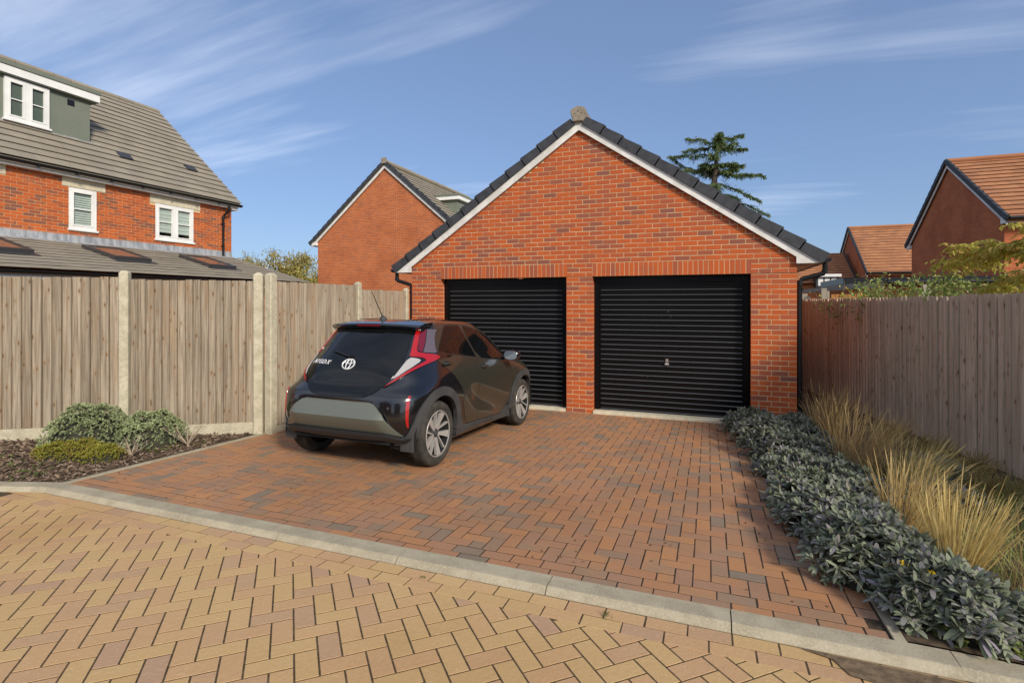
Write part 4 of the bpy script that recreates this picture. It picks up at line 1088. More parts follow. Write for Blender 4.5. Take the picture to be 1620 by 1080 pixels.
for r in range(len(rows_)-1):
    for sgn in (-1, 1):
        for k in range(nc-1):
            q = [idx[(r,k,sgn)], idx[(r,k+1,sgn)], idx[(r+1,k+1,sgn)], idx[(r+1,k,sgn)]]
            c = [sum(V[i][j] for i in q)/4 for j in range(3)]
            if abs(c[1]) > .5 and c[2] < .85 and any(math.hypot(c[0]-h[0], c[2]-h[1]) < .405 for h in (HUBR, HUBF)): continue
            if c[0] < -.25 and c[2] < .312: continue
            q = list(dict.fromkeys(q))
            if len(q) < 3: continue
            mi = 0
            if c[2] > 1.06 and k > 26+S2-2 and c[2] < 1.47: mi = 1
            Fc.append(tuple(q)); MI.append(mi)
top = [idx[(len(rows_)-1,k,-1)] for k in range(nc)] + [idx[(len(rows_)-1,k,1)] for k in range(nc-2,0,-1)]
Fc.append(tuple(dict.fromkeys(top))); MI.append(0)
sh_.v = V; sh_.f = Fc; sh_.mi = MI
body = cpart(sh_, 'body_shell', [M_CBLK, M_CGLS])
body.data.polygons.foreach_set('use_smooth', [True]*len(body.data.polygons))
u_ = MB(); u_.box(-.50, 2.95, -.58, .58, .29, .33)
for hx in (0, 2.385):
    for s in (-1, 1):
        arc = [(hx + .41*math.cos(a), .334 + .41*math.sin(a)) for a in np.linspace(-.25, math.pi+.25, 22)]
        for i in range(21):
            (xa, za), (xb, zb) = arc[i], arc[i+1]
            u_.add([(xa, s*.52, za), (xb, s*.52, zb), (xb, s*.83, zb), (xa, s*.83, za)], [(0,1,2,3)])
        u_.add([(x, s*.52, z) for x, z in arc], [tuple(range(22))])
cpart(u_, 'underbody', M_CDRK, smooth=False)
# --- surface patches with crisp outlines
def smooth_poly(pts, it=2):
    for _ in range(it):
        out = []
        for i in range(len(pts)):
            a, b = pts[i], pts[(i+1) % len(pts)]
            out += [(a[0]*.78+b[0]*.22, a[1]*.78+b[1]*.22), (a[0]*.22+b[0]*.78, a[1]*.22+b[1]*.78)]
        pts = out
    return pts
def patch(name, poly, mode, off, matl, parent=None, side=-1, step=.035, skirt=.008, sharp=32):
    """mode 'side': (x,z) -> body side; mode 'rear': (y,z) -> body rear. off: number or f(a,b)"""
    offf = off if callable(off) else (lambda a, b: off)
    bm = bmesh.new(); bm.faces.new([bm.verts.new((p[0], 0, p[1])) for p in poly])
    bm.normal_update(); bmesh.ops.triangulate(bm, faces=bm.faces[:], ngon_method='EAR_CLIP')
    us = [p[0] for p in poly]; vs = [p[1] for p in poly]
    def cuts(lo, hi, axis):
        k = math.floor(lo/step)+1
        while k*step < hi:
            co = Vector((k*step,0,0)) if axis == 0 else Vector((0,0,k*step)); no = Vector((1,0,0)) if axis == 0 else Vector((0,0,1))
            bmesh.ops.bisect_plane(bm, geom=bm.verts[:]+bm.edges[:]+bm.faces[:], plane_co=co, plane_no=no, dist=1e-5); k += 1
    cuts(min(us), max(us), 0); cuts(min(vs), max(vs), 1)
    bmesh.ops.remove_doubles(bm, verts=bm.verts[:], dist=2e-4)
    def place(a, b, o):
        e = .004
        if mode == 'side':
            y = side_y(a, b); gx_ = (side_y(a+e, b)-side_y(a-e, b))/(2*e); gz_ = (side_y(a, b+e)-side_y(a, b-e))/(2*e)
            n = Vector((-gx_, 1, -gz_)).normalized(); p = Vector((a, y, b)) + n*o
            return Vector((p.x, side*p.y, p.z))
        x = rear_x(a, b); gy = (rear_x(a+e, b)-rear_x(a-e, b))/(2*e); gz_ = (rear_x(a, b+e)-rear_x(a, b-e))/(2*e)
        n = Vector((-1, gy, gz_)).normalized(); return Vector((x, a, b)) + n*o
    bnd = [(e.verts[0], e.verts[1]) for e in bm.edges if len(e.link_faces) == 1]
    uv = {v: (v.co.x, v.co.z) for v in bm.verts}
    low = {}
    for e in bnd:
        for v in e:
            if v not in low: low[v] = bm.verts.new(place(*uv[v], offf(*uv[v]) - skirt))
    for v, (a, b) in uv.items(): v.co = place(a, b, offf(a, b))
    for a, b in bnd: bm.faces.new((a, b, low[b], low[a]))
    bmesh.ops.recalc_face_normals(bm, faces=bm.faces[:])
    me = bpy.data.meshes.new(name); bm.to_mesh(me); bm.free(); me.materials.append(matl)
    # sheets must face outwards
    ctr = sum((p.normal*p.area for p in me.polygons), Vector((0,0,0)))
    if (mode == 'rear' and ctr.x > 0) or (mode == 'side' and ctr.y*side < 0): me.flip_normals()
    me.polygons.foreach_set('use_smooth', [True]*len(me.polygons)); me.set_sharp_from_angle(angle=R(sharp)); me.update()
    o = bpy.data.objects.new(name, me); COL.objects.link(o); o.parent = parent or CAR; return o
def bez(pts, n=6):
    # open smooth polyline through the points (Catmull-Rom)
    out = []; P = [pts[0]] + list(pts) + [pts[-1]]
    for i in range(1, len(P)-2):
        for k in range(n):
            t = k/n; f = lambda j: .5*(2*P[i][j] + (P[i+1][j]-P[i-1][j])*t + (2*P[i-1][j]-5*P[i][j]+4*P[i+1][j]-P[i+2][j])*t*t + (3*P[i][j]-P[i-1][j]-3*P[i+1][j]+P[i+2][j])*t**3)
            out.append((f(0), f(1)))
    return out + [pts[-1]]
HDL = MB(); 
for side in (-1, 1):
    rd = [(.30,1.462)] + bez([(.24,1.40),(.155,1.26),(.10,1.165)],4) + [(.13,1.06),(.30,.915),(.475,.765),(.545,.66)] + bez([(.535,.57),(.60,.40),(.68,.335)],4) + [(.938,.325),(.945,.62),(.935,.95),(.985,1.068),(.815,1.462)]
    d_r = patch('rear_door', rd, 'side', .0035, M_CKHK, side=side)
    fd = [(.824,1.462),(.994,1.066),(.943,.95),(.953,.62),(.946,.325),(1.35,.305),(1.72,.285)] + bez([(1.74,.29),(1.86,.36),(1.955,.50),(1.985,.72),(1.90,.92),(1.80,.985)],4) + bez([(1.77,1.06),(1.70,1.21),(1.58,1.315),(1.35,1.41),(1.10,1.462)],4)
    d_f = patch('front_door', fd, 'side', .0035, M_CKHK, side=side)
    fe = bez([(1.995,.72),(1.91,.93),(1.815,.995)],3) + [(1.95,.985),(2.25,.955),(2.55,.90),(2.80,.83),(2.84,.70)] + bez([(2.80,.62),(2.64,.74),(2.385,.80),(2.12,.73),(2.0,.60)],5)
    patch('front_wing', fe, 'side', .0035, M_CKHK, side=side)
    rg = smooth_poly([(.175,1.185),(.22,1.158),(.60,1.112),(.965,1.068),(.985,1.075),(.83,1.436),(.81,1.445),(.53,1.445),(.455,1.42)], 1)
    def grow(p, k):
        cx = sum(a for a, b in p)/len(p); cz = sum(b for a, b in p)/len(p); return [(cx+(a-cx)*k[0], cz+(b-cz)*k[1]) for a, b in p]
    patch('window_seal', grow(rg,(1.04,1.07)), 'side', .0046, M_CLIP, d_r, side=side)
    patch('window', rg, 'side', .0062, M_CGLS, d_r, side=side)
    fg = smooth_poly([(1.035,1.052),(1.40,1.018),(1.70,.988),(1.735,1.0),(1.735,1.05),(1.66,1.185),(1.545,1.28),(1.32,1.372),(1.06,1.425),(.885,1.435)], 1)
    patch('window_seal', grow(fg,(1.035,1.06)), 'side', .0046, M_CLIP, d_f, side=side)
    patch('window', fg, 'side', .0062, M_CGLS, d_f, side=side)
    for (hx, hz, dd) in ((.26,1.035,d_r), (1.10,.945,d_f)):
        cav = [(hx + .075*math.cos(a), hz + .028*math.sin(a)) for a in np.linspace(0, 2*math.pi, 20)[:-1]]
        h_ = patch('handle_recess', cav, 'side', .0048, M_CDRK, dd, side=side)
        m = MB(); yb = side*(side_y(hx, hz) + .028)
        m.tube([(hx-.085, yb - side*.02, hz+.004), (hx-.06, yb, hz+.004), (hx+.05, yb, hz+.006), (hx+.085, yb - side*.02, hz+.006)], [.010,.013,.013,.010], 10)
        cpart(m, 'handle', M_CKHK, dd)
    # wheel-arch cladding with its inner lip, sill
    for (hx, hz), nm in ((HUBR, 0), (HUBF, 1)):
        cx_, cz_ = hx + (.015 if nm == 0 else 0), .355
        a0, a1 = (-.10, math.pi+.12)
        outer = [(cx_ + .468*math.cos(a), cz_ + .462*math.sin(a)) for a in np.linspace(a0, a1, 34)]
        inner = [(cx_ + .372*math.cos(a), cz_ + .372*math.sin(a)) for a in np.linspace(a1, a0, 34)]
        patch('arch_cladding', outer + inner, 'side', lambda a, b: .020, M_CPLA, side=side, skirt=.05, step=.03)
    si = [(.40,.30),(.47,.325)] + bez([(.49,.42),(.56,.345),(.66,.318)],3) + [(1.35,.294),(1.74,.272)] + bez([(1.76,.28),(1.90,.36),(1.93,.30)],3) + [(1.96,.20)] + bez([(1.81,.20),(1.45,.232),(1.05,.246),(.70,.240),(.40,.212)],3)
    patch('sill', si, 'side', .012, M_CPLA, side=side, skirt=.03)
    for xm, zt, zb in ((-.40,.42,.225), (1.985,.40,.19)):
        m = MB(); m.add([(xm-.02,side*.66,zb),(xm-.02,side*.80,zb),(xm-.03,side*.80,zt),(xm-.03,side*.66,zt),(xm,side*.66,zb),(xm,side*.805,zb),(xm-.01,side*.805,zt),(xm-.01,side*.66,zt)],
                    [(0,1,2,3),(7,6,5,4),(0,4,5,1),(1,5,6,2),(2,6,7,3),(3,7,4,0)]); cpart(m, 'mud_flap', M_CPLA, smooth=False)
    # door mirror
    m = MB(); mc = Vector((1.70, side*.955, 1.055)); rr = []
    for i in range(13):
        t = i/12; s = (1-(2*t-1)**4)**.5 if 0 < t < 1 else .02; xx = .055 - .13*t*1.0
        rr.append([mc + Vector((.075 - .135*t + .02*math.cos(a)*0, side*(.105*max(s,.02)*abs(math.cos(a))**.75*(1 if math.cos(a) > 0 else -1)), .068*max(s,.02)*abs(math.sin(a))**.8*(1 if math.sin(a) > 0 else -1))) for a in np.linspace(0, 2*math.pi, 24, endpoint=False)])
    vs = [p for r_ in rr for p in r_]; n = 24
    m.add(vs, [(i*n+k, i*n+(k+1) % n, (i+1)*n+(k+1) % n, (i+1)*n+k) for i in range(12) for k in range(n)] + [tuple(range(n)), tuple(12*n+k for k in range(n))])
    m.tube([(1.735, side*.76, 1.005), (1.72, side*.84, 1.02), (1.71, side*.90, 1.03)], [.03,.026,.028], 10)
    mo = cpart(m, 'door_mirror', M_CBLK)
    m = MB(); vs = [mc + Vector((-.061 + (.004 if q else 0), side*.092*abs(math.cos(a))**.75*(1 if math.cos(a) > 0 else -1), .057*abs(math.sin(a))**.8*(1 if math.sin(a) > 0 else -1))) for q in (0,1) for a in np.linspace(0, 2*math.pi, 24, endpoint=False)]
    m.add(vs, [tuple(range(24)), tuple(range(47,23,-1))] + [(k, (k+1) % 24, 24+(k+1) % 24, 24+k) for k in range(24)]); cpart(m, 'mirror_glass', M_MIRR, mo, False)
# --- wheels
def lathe(prof, n=56, s=1):
    m = MB(); vs = []
    for k in range(n):
        a = 2*math.pi*k/n
        vs += [(r*math.cos(a), y, r*math.sin(a)) for r, y in prof]
    p = len(prof)
    m.add(vs, [(k*p+i, ((k+1) % n)*p+i, ((k+1) % n)*p+i+1, k*p+i+1) for k in range(n) for i in range(p-1)])
    return m
def make_wheel():
    # outer face towards -y
    ty = lathe([(.236,-.075),(.245,-.083),(.262,-.088),(.290,-.089),(.312,-.084),(.325,-.074),(.331,-.060),(.334,-.034),(.334,-.030),(.326,-.029),(.326,-.024),(.334,-.023),(.334,-.003),(.326,-.002),(.326,.003),(.334,.004),(.334,.024),(.326,.025),(.326,.030),(.334,.031),(.331,.060),(.312,.084),(.262,.088),(.236,.075)])
    rim = lathe([(.240,-.076),(.236,-.082),(.229,-.082),(.225,-.074),(.222,-.055),(.212,.0),(.205,.07),(.10,.075),(.06,.02)])
    lip = lathe([(.2385,-.0795),(.236,-.0835),(.2285,-.0835),(.2265,-.077)])
    sp, thin = [], []
    for k in range(5):
        a = 2*math.pi*k/5 + .2
        def rt(r, w): return (r*math.cos(a) - w*math.sin(a), r*math.cos(a)*0 + r*math.sin(a) + w*math.cos(a))
        m = MB(); poly = [rt(.045,-.020), rt(.045,.012), rt(.226,.030), rt(.226,-.046), rt(.12,-.026)]
        yb = [-.052,-.052,-.074,-.074,-.060]
        vs = [(p[0], y-.0, p[1]) for p, y in zip(poly, yb)] + [(p[0], y+.03, p[1]) for p, y in zip(poly, yb)]
        m.add(vs, [(0,1,2,3,4),(9,8,7,6,5)] + [(i, (i+1) % 5, 5+(i+1) % 5, 5+i) for i in range(5)]); sp.append(m)
        a = a + .52
        m = MB(); poly = [rt(.040,.012), rt(.040,.024), rt(.226,.012), rt(.226,-.006)]
        yb = [-.050,-.050,-.073,-.073]
        vs = [(p[0], y, p[1]) for p, y in zip(poly, yb)] + [(p[0], y+.03, p[1]) for p, y in zip(poly, yb)]
        m.add(vs, [(0,1,2,3),(7,6,5,4)] + [(i, (i+1) % 4, 4+(i+1) % 4, 4+i) for i in range(4)]); thin.append(m)
    hub = lathe([(.0,-.062),(.024,-.062),(.028,-.058),(.030,-.045),(.06,-.042),(.065,.0)], 28)
    disc = lathe([(.0,-.012),(.13,-.012),(.13,.006),(.0,.006)], 32)
    return ty, rim, lip, sp, thin, hub, disc
ty, rim, lip, sp, thin, hub, disc = make_wheel()
WM = dict(tyre=ty.mesh('tyre', M_TYRE, True), rim=rim.mesh('rim', M_CDRK, True), rim_edge=lip.mesh('rim_edge', M_ALLOY, True), hub_cap=hub.mesh('hub_cap', M_CPLA, True), brake_disc=disc.mesh('brake_disc', mat('brake_disc', (.25,.23,.2), .5, .8), True))
SPM = [m.mesh('spoke', M_ALLOY) for m in sp]; TPM = [m.mesh('thin_spoke', M_ALLOY) for m in thin]
for (hx, hz) in (HUBR, HUBF):
    for s in (-1, 1):
        w = bpy.data.objects.new('wheel', None); COL.objects.link(w); w.parent = CAR
        w.matrix_basis = Matrix.Translation((hx, s*.757, hz)) @ (Matrix.Rotation(math.pi, 4, 'Z') if s > 0 else Matrix.Identity(4)) @ Matrix.Rotation(.35 if hx == 0 else 1.1, 4, 'Y')
        for nm, me in list(WM.items()) + [('spoke', q) for q in SPM] + [('thin_spoke', q) for q in TPM]:
            o = bpy.data.objects.new(nm, me); COL.objects.link(o); o.parent = w
# --- rear
def sym(h): return h + [(-a, b) for a, b in reversed(h)]
hg = bez([(.495,1.405),(.535,1.27),(.562,1.15),(.565,1.05),(.545,.95),(.50,.87),(.42,.795),(.33,.748),(.25,.735)], 4) + [(0,.731)]
hg = hg[:-1] + [(0,.731)] + [(-a, b) for a, b in reversed(hg[:-1])]
tg = patch('tailgate_glass', hg, 'rear', .006, M_CGLS)
for s in (-1, 1):
    out = bez([(.512,1.402),(.560,1.406),(.618,1.402)],3)[:-1] + bez([(.618,1.402),(.650,1.31),(.690,1.20),(.735,1.145),(.752,1.10),(.735,1.05),(.66,.965),(.57,.885),(.485,.832)], 4) + bez([(.505,.865),(.556,.95),(.577,1.05),(.574,1.15),(.547,1.27)], 4)
    tl = patch('tail_light', [(s*a, b) for a, b in out], 'rear', .010, M_CBLK, step=.02)
    red = bez([(.516,1.398),(.551,1.27),(.580,1.165),(.592,1.128),(.66,1.116),(.700,1.090),(.694,1.055),(.63,.972),(.555,.902),(.494,.842)], 4) + bez([(.56,.885),(.65,.962),(.728,1.05),(.742,1.095),(.715,1.138),(.655,1.158),(.617,1.18),(.585,1.28),(.545,1.400)], 4)
    patch('red_band', [(s*a, b) for a, b in red], 'rear', .0165, M_RED, tl, step=.014)
    dr = bez([(.549,1.399),(.589,1.28),(.621,1.186)],4) + bez([(.654,1.166),(.622,1.29),(.578,1.400)],4)
    patch('dark_red_lens', [(s*a, b) for a, b in dr], 'rear', .0150, M_DRED, tl, step=.014)
    sm = bez([(.582,1.399),(.626,1.29),(.659,1.166)],4) + bez([(.700,1.155),(.712,1.16),(.690,1.21),(.650,1.31),(.616,1.399)],4)
    patch('smoked_lens', [(s*a, b) for a, b in sm], 'rear', .0150, M_SMOK, tl, step=.014)
    cl = smooth_poly([(.590,1.115),(.655,1.103),(.683,1.08),(.655,1.02),(.60,.955),(.545,.905),(.573,1.0)], 1)
    patch('clear_lens', [(s*a, b) for a, b in cl], 'rear', .0150, M_CLR, tl, step=.014)
    rf = smooth_poly([(.752,.765),(.780,.772),(.776,.48),(.766,.462),(.758,.50)], 1)
    patch('reflector', [(s*a, b) for a, b in rf], 'rear', .006, M_RED, step=.03)
ins = sym([(.72,.388),(.60,.505),(.545,.585),(.475,.655),(.44,.682),(.39,.70),(.30,.706)])
ins = [(.72,.388),(.60,.515),(.548,.60),(.478,.662),(.44,.686),(.385,.70)] ; ins = ins + [(-a, b) for a, b in reversed(ins)] + [(-.56,.418),(.56,.418)]
def ins_off(a, b):
    e = 1 - sst(.50,.66,abs(a) + max(0, .55-b)*.0)
    t = 1 - min(abs(b-.55)/.14, 1)
    return .010 + .058*t*e
patch('bumper_insert', ins, 'rear', ins_off, M_CINS, step=.025, skirt=.02, sharp=18)
lp = [(.80,.315),(.775,.372),(.70,.375),(.56,.412),(-.56,.412),(-.70,.375),(-.775,.372),(-.80,.315),(-.66,.320),(-.54,.352),(.54,.352),(.66,.320)]
patch('bumper_lip', lp, 'rear', lambda a, b: .022 + .02*(1-min(abs(b-.385)/.06,1)), M_CLIP, step=.03, skirt=.05)
# parking sensors
for yy in (-.60, .60):
    patch('parking_sensor', [(yy + .012*math.cos(a), .655 + .012*math.sin(a)) for a in np.linspace(0, 2*math.pi, 12)[:-1]], 'rear', .006, M_CPLA)
# spoiler
m = MB(); npt = 17; ring = []
for i in range(npt):
    y = -.585 + 1.17*i/(npt-1); q = abs(y)/.585; xb = -.085 + .10*q**3; dz = -.022*q**2.2
    ring.append([(xb, y, 1.430+dz), (xb-.012, y, 1.446+dz), (xb, y, 1.466+dz), (xb+.10, y, 1.489+dz*.9), (xb+.26, y, 1.508+dz*.7 - .012*q**4), (xb+.20, y, 1.42+dz), (xb+.05, y, 1.405+dz)])
n = 7; vs = [p for r_ in ring for p in r_]
m.add(vs, [(i*n+k, i*n+(k+1) % n, (i+1)*n+(k+1) % n, (i+1)*n+k) for i in range(npt-1) for k in range(n)] + [tuple(range(n)), tuple((npt-1)*n+k for k in range(n))])
spo = cpart(m, 'spoiler', M_CBLK)
m = MB(); m.box(-.1005, -.07, -.15, .15, 1.434, 1.452); cpart(m, 'brake_light', M_DRED, spo, False)
# roof ribs
for y in (-.36, .36):
    m = MB(); m.tube([(.22,y,1.503),(.5,y,1.515),(.9,y,1.512),(1.2,y*.97,1.490)], .008, 6); cpart(m, 'roof_rib', M_CBLK)
# aerial
m = MB(); m.tube([(.16,0,1.50),(.16,0,1.52),(.15,0,1.545)], [.045,.04,.02], 12); ae = cpart(m, 'aerial_base', M_CPLA)
m = MB(); m.tube([(.155,0,1.53),(.03,0,1.70),(-.055,0,1.815)], [.006,.0045,.003], 8); cpart(m, 'aerial_mast', M_BLACKP, ae)
# wiper
m = MB()
wp = [(.0,1.118),(.08,1.128),(.19,1.150),(.30,1.165)]
pts = [(rear_x(a, b) - .028, a, b) for a, b in wp]; m.tube(pts, [.014,.011,.008,.005], 8)
m.tube([(rear_x(0,1.112)-.002, 0, 1.112), (rear_x(0,1.112)-.035, 0, 1.112)], .02, 10)
cpart(m, 'rear_wiper', M_BLACKP, tg)
M_BADGE = mat('badge_silver', (.78,.78,.77), .35, .35)
# emblem: three ovals on the tailgate glass
def oval(m, ry, rz_, cy, cz, r, n=28):
    pts = [(rear_x(cy + ry*math.cos(a), cz + rz_*math.sin(a)) - .012, cy + ry*math.cos(a), cz + rz_*math.sin(a)) for a in np.linspace(0, 2*math.pi, n)]
    m.tube(pts, r, 6, cap=False)
m = MB(); ez = 1.045
oval(m, .074, .049, 0, ez, .0068); oval(m, .026, .046, 0, ez-.002, .0058); oval(m, .058, .018, 0, ez+.024, .0058)
cpart(m, 'emblem', M_BADGE, tg)
# model lettering left of the emblem
cu = bpy.data.curves.new('model_lettering', 'FONT'); cu.body = 'AYGO X'; cu.size = .072; cu.extrude = .003; cu.shear = .18; cu.space_character = 1.06
cu.materials.append(M_BADGE); cu.offset = .0018
tmp = bpy.data.objects.new('lettering_curve', cu); lme = bpy.data.meshes.new_from_object(tmp); bpy.data.objects.remove(tmp)
if not lme.materials: lme.materials.append(M_BADGE)
lt = bpy.data.objects.new('model_lettering', lme); COL.objects.link(lt); lt.parent = tg
p0 = Vector((rear_x(.52,1.045)-.024, .525, 1.035)); p1 = Vector((rear_x(.30,1.045)-.024, .30, 1.035)); ex = (p1-p0).normalized()
q0 = Vector((rear_x(.42,1.02), .42, 1.02)); q1 = Vector((rear_x(.42,1.10), .42, 1.10)); ey = (q1-q0).normalized(); ezv = ex.cross(ey).normalized(); ey = ezv.cross(ex)
lt.matrix_basis = Matrix(((ex.x,ey.x,ezv.x,p0.x),(ex.y,ey.y,ezv.y,p0.y),(ex.z,ey.z,ezv.z,p0.z),(0,0,0,1)))
# exhaust and axle hints under the tail
m = MB(); m.tube([(-.40,-.35,.30),(.3,-.35,.30)], .028, 10); m.box(-.12, .12, -.60, .60, .27, .36); cpart(m, 'rear_axle', M_CDRK, smooth=False)
# ------------------------------------------------------------------ plants
def blades(name, base, direc, length, width, matl, parent=None, droop=.3, rows=(0,.35,.7,1.0), prof=(.35,1,.8,.06), updir=None, fold=0.0):
    """strips: base (n,3), direc (n,3) unit, length (n,), width (n,). droop bends the strip down along its length"""
    base = np.asarray(base, float); n = len(base); d = np.asarray(direc, float); d /= np.linalg.norm(d, axis=1)[:, None] + 1e-9
    L_ = np.broadcast_to(np.asarray(length, float), (n,)); W_ = np.broadcast_to(np.asarray(width, float), (n,)); D_ = np.broadcast_to(np.asarray(droop, float), (n,))
    upv = np.tile(np.array([0,0,1.0]), (n,1)) if updir is None else updir
    s = np.cross(d, upv); ls = np.linalg.norm(s, axis=1); bad = ls < 1e-3
    s[bad] = np.array([1.0,0,0]); s /= np.linalg.norm(s, axis=1)[:, None]
    if fold:      # roll of every strip about its own axis
        a = rng.uniform(-fold, fold, n); q = np.cross(s, d); s = s*np.cos(a)[:, None] + q*np.sin(a)[:, None]
    V = np.zeros((n, len(rows)*2, 3))
    for k, (t, w) in enumerate(zip(rows, prof)):
        c = base + d*(L_*t)[:, None]; c[:, 2] -= D_*L_*t*t
        V[:, 2*k] = c - s*(W_*w*.5)[:, None]; V[:, 2*k+1] = c + s*(W_*w*.5)[:, None]
    m = len(rows)*2; F = []
    for k in range(len(rows)-1): F.append(np.array([2*k, 2*k+1, 2*k+3, 2*k+2]) [None, :] + (np.arange(n)*m)[:, None])
    F = np.stack(F, 1).reshape(-1, 4)
    return link_mesh(name, raw_mesh(name, V.reshape(-1,3), F, matl), parent)
def rosettes(pts, nrm, per, lmin, lmax, spread=(.25,1.25)):
    """leaf bases and directions for leaf whorls at pts facing nrm"""
    n = len(pts); B = np.repeat(pts, per, 0); Nn = np.repeat(nrm, per, 0)
    h = rng.normal(size=(n*per, 3)); t = np.cross(Nn, h); t /= np.linalg.norm(t, axis=1)[:, None]
    a = rng.uniform(*spread, n*per)
    d = Nn*np.cos(a)[:, None] + t*np.sin(a)[:, None]
    return B, d, rng.uniform(lmin, lmax, n*per)
M_SAGE = leaf_mat('sage_leaf', (.16,.19,.11), (.255,.27,.19), (.25,.215,.255), .75, .15)
M_STEM = mat('plant_stem', (.16,.11,.07), .9)
M_STIPA = leaf_mat('dry_grass', (.68,.50,.21), (.58,.41,.15), (.74,.60,.30), .7, .35)
M_HEBE = leaf_mat('hebe_leaf', (.42,.50,.25), (.56,.63,.36), (.35,.43,.21), .6, .25)
M_HEATH = leaf_mat('heather_leaf', (.21,.24,.03), (.33,.31,.05), (.27,.15,.05), .7, .2)
M_GRASS = leaf_mat('garden_grass', (.24,.30,.07), (.38,.40,.13), (.48,.41,.18), .7, .3)
M_WEED = leaf_mat('weed_leaf', (.10,.155,.035), (.16,.20,.05), (.22,.22,.07), .65, .2)
M_BARK = pieces_mat('bark_chip', [(0,(.05,.033,.022)),(.4,(.10,.065,.042)),(.75,(.19,.13,.088)),(1,(.33,.25,.18))], grain=40, rough=.95)
# beds
def bed(name, poly, zoff, matl):
    m = MB(); n = len(poly); c = (sum(p[0] for p in poly)/n, sum(p[1] for p in poly)/n)
    m.add([(x, y, gz(min(y,0)) + zoff) for x, y in poly], [tuple(range(n))]); return tag(m.build(name, matl), kind='structure')
bed('flower_bed', [(DX1+.062,KB+.02),(6.26,KB+.02),(8.7,KB-.05),(8.55,-4.8),(6.72,5.9),(6.44,5.9),(6.44,-.1),(DX1+.062,-.1)], .015, M_SOIL)
bed('bark_bed', [(DX0-.062,KB+.03),(-.2,KB+.015),(-.62,-5.72),(-1.05,-5.885),(-1.9,-6.235),(-3.6,-6.93),(-4.6,-6.1),(FC.x,FC.y-.0),(DX0-.062,-3.2)], .008, M_SOIL)
# bark chips
def in_poly(x, y, poly):
    c = False; n = len(poly)
    for i in range(n):
        (x0,y0),(x1,y1) = poly[i], poly[(i+1) % n]
        if (y0 > y) != (y1 > y) and x < (x1-x0)*(y-y0)/(y1-y0)+x0: c = not c
    return c
bp = [(DX0-.075,KB+.03),(-.2,KB+.02),(-.62,-5.70),(-1.05,-5.87),(-1.9,-6.22),(-3.0,-6.6),(-3.0,-5.1),(FC.x,FC.y-.06),(DX0-.075,-3.3)]
cm_ = []
while len(cm_) < 5200:
    x, y = random.uniform(-3,-.2), random.uniform(-6.7,-3.2)
    if not in_poly(x, y, bp): continue
    l = random.uniform(.015,.05)
    cm_.append(Matrix.Translation((x, y, gz(y)+.012+random.random()*.022)) @ Euler((random.gauss(0,.35), random.gauss(0,.35), random.uniform(0,6.3))).to_matrix().to_4x4() @ Matrix.Diagonal((l, l*random.uniform(.25,.55), random.uniform(.004,.009), 1)))
o = field('bark_chip', UNIT, cm_, M_BARK, None, 0, 'bark_chips')
tag(o, 'brown bark chip mulch covering the bed by the left fence', 'bark mulch', kind='stuff')
def dome_points(c, rx, ry, h, n, jit=.03, lobes=5):
    u = rng.uniform(0, 2*np.pi, n); v = rng.uniform(.0, 1.0, n)**.6
    ph = rng.uniform(0, 6.28, 3); wob = 1 + .10*np.sin(lobes*u + ph[0]) + .06*np.sin((lobes+4)*u + ph[1])
    el = np.arccos(np.clip(v, 0, 1))*.98 ; el = np.arcsin(np.sqrt(rng.uniform(0,1,n)))
    x = np.sin(el)*np.cos(u); y = np.sin(el)*np.sin(u); z = np.cos(el)
    bumpz = 1 + .13*np.sin(7*x+ph[0])*np.sin(6*y+ph[2])
    sc = 1 - np.abs(rng.normal(0, jit*2.2, n))
    P = np.c_[c[0] + rx*x*wob*sc, c[1] + ry*y*wob*sc, c[2] + h*z*bumpz*sc]
    Nn = np.c_[x/rx, y/ry, (z+.25)/h]; Nn /= np.linalg.norm(Nn, axis=1)[:, None]
    return P, Nn
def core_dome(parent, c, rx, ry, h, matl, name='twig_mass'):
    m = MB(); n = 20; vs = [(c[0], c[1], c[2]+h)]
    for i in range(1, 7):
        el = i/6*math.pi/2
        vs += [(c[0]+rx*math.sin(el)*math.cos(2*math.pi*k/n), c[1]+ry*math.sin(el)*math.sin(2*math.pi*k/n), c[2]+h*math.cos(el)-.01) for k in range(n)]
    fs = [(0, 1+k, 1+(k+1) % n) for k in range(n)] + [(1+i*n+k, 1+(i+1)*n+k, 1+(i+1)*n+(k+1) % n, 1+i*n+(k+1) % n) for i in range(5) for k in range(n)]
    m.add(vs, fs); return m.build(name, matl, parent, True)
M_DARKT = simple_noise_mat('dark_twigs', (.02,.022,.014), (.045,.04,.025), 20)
# sage
SG = 'purple sage plants along the right of the drive'
sages = [(5.80,-.55,.42,.36,'at the foot of the garage pier'),(6.26,-.62,.36,.37,'between the garage pier and the first grass tuft'),
 (5.90,-1.25,.44,.34,'second from the garage along the drive edge'),(6.30,-1.35,.36,.34,'beside the left of the first grass tuft'),
 (6.0,-2.0,.42,.33,'third from the garage along the drive edge'),(6.32,-2.15,.33,.32,'left of the second grass tuft'),
 (6.04,-2.75,.42,.32,'midway along the drive edge'),(6.32,-3.0,.32,.30,'just below the second grass tuft'),
 (6.08,-3.55,.42,.34,'overhanging the drive just past its middle'),(6.10,-4.2,.42,.36,'overhanging the drive before the yellow flowers'),
 (6.40,-3.70,.26,.28,'left of the third grass tuft'),(6.16,-4.80,.38,.34,'behind the yellow flowers'),(6.38,-5.22,.32,.31,'nearest the kerb with the largest leaves'),
 (7.22,-2.35,.36,.32,'bluish one between the grasses and the right fence'),(7.05,-3.2,.30,.26,'low one behind the third grass tuft'),(6.80,-5.30,.24,.24,'small one at the bottom right corner above the kerb')]
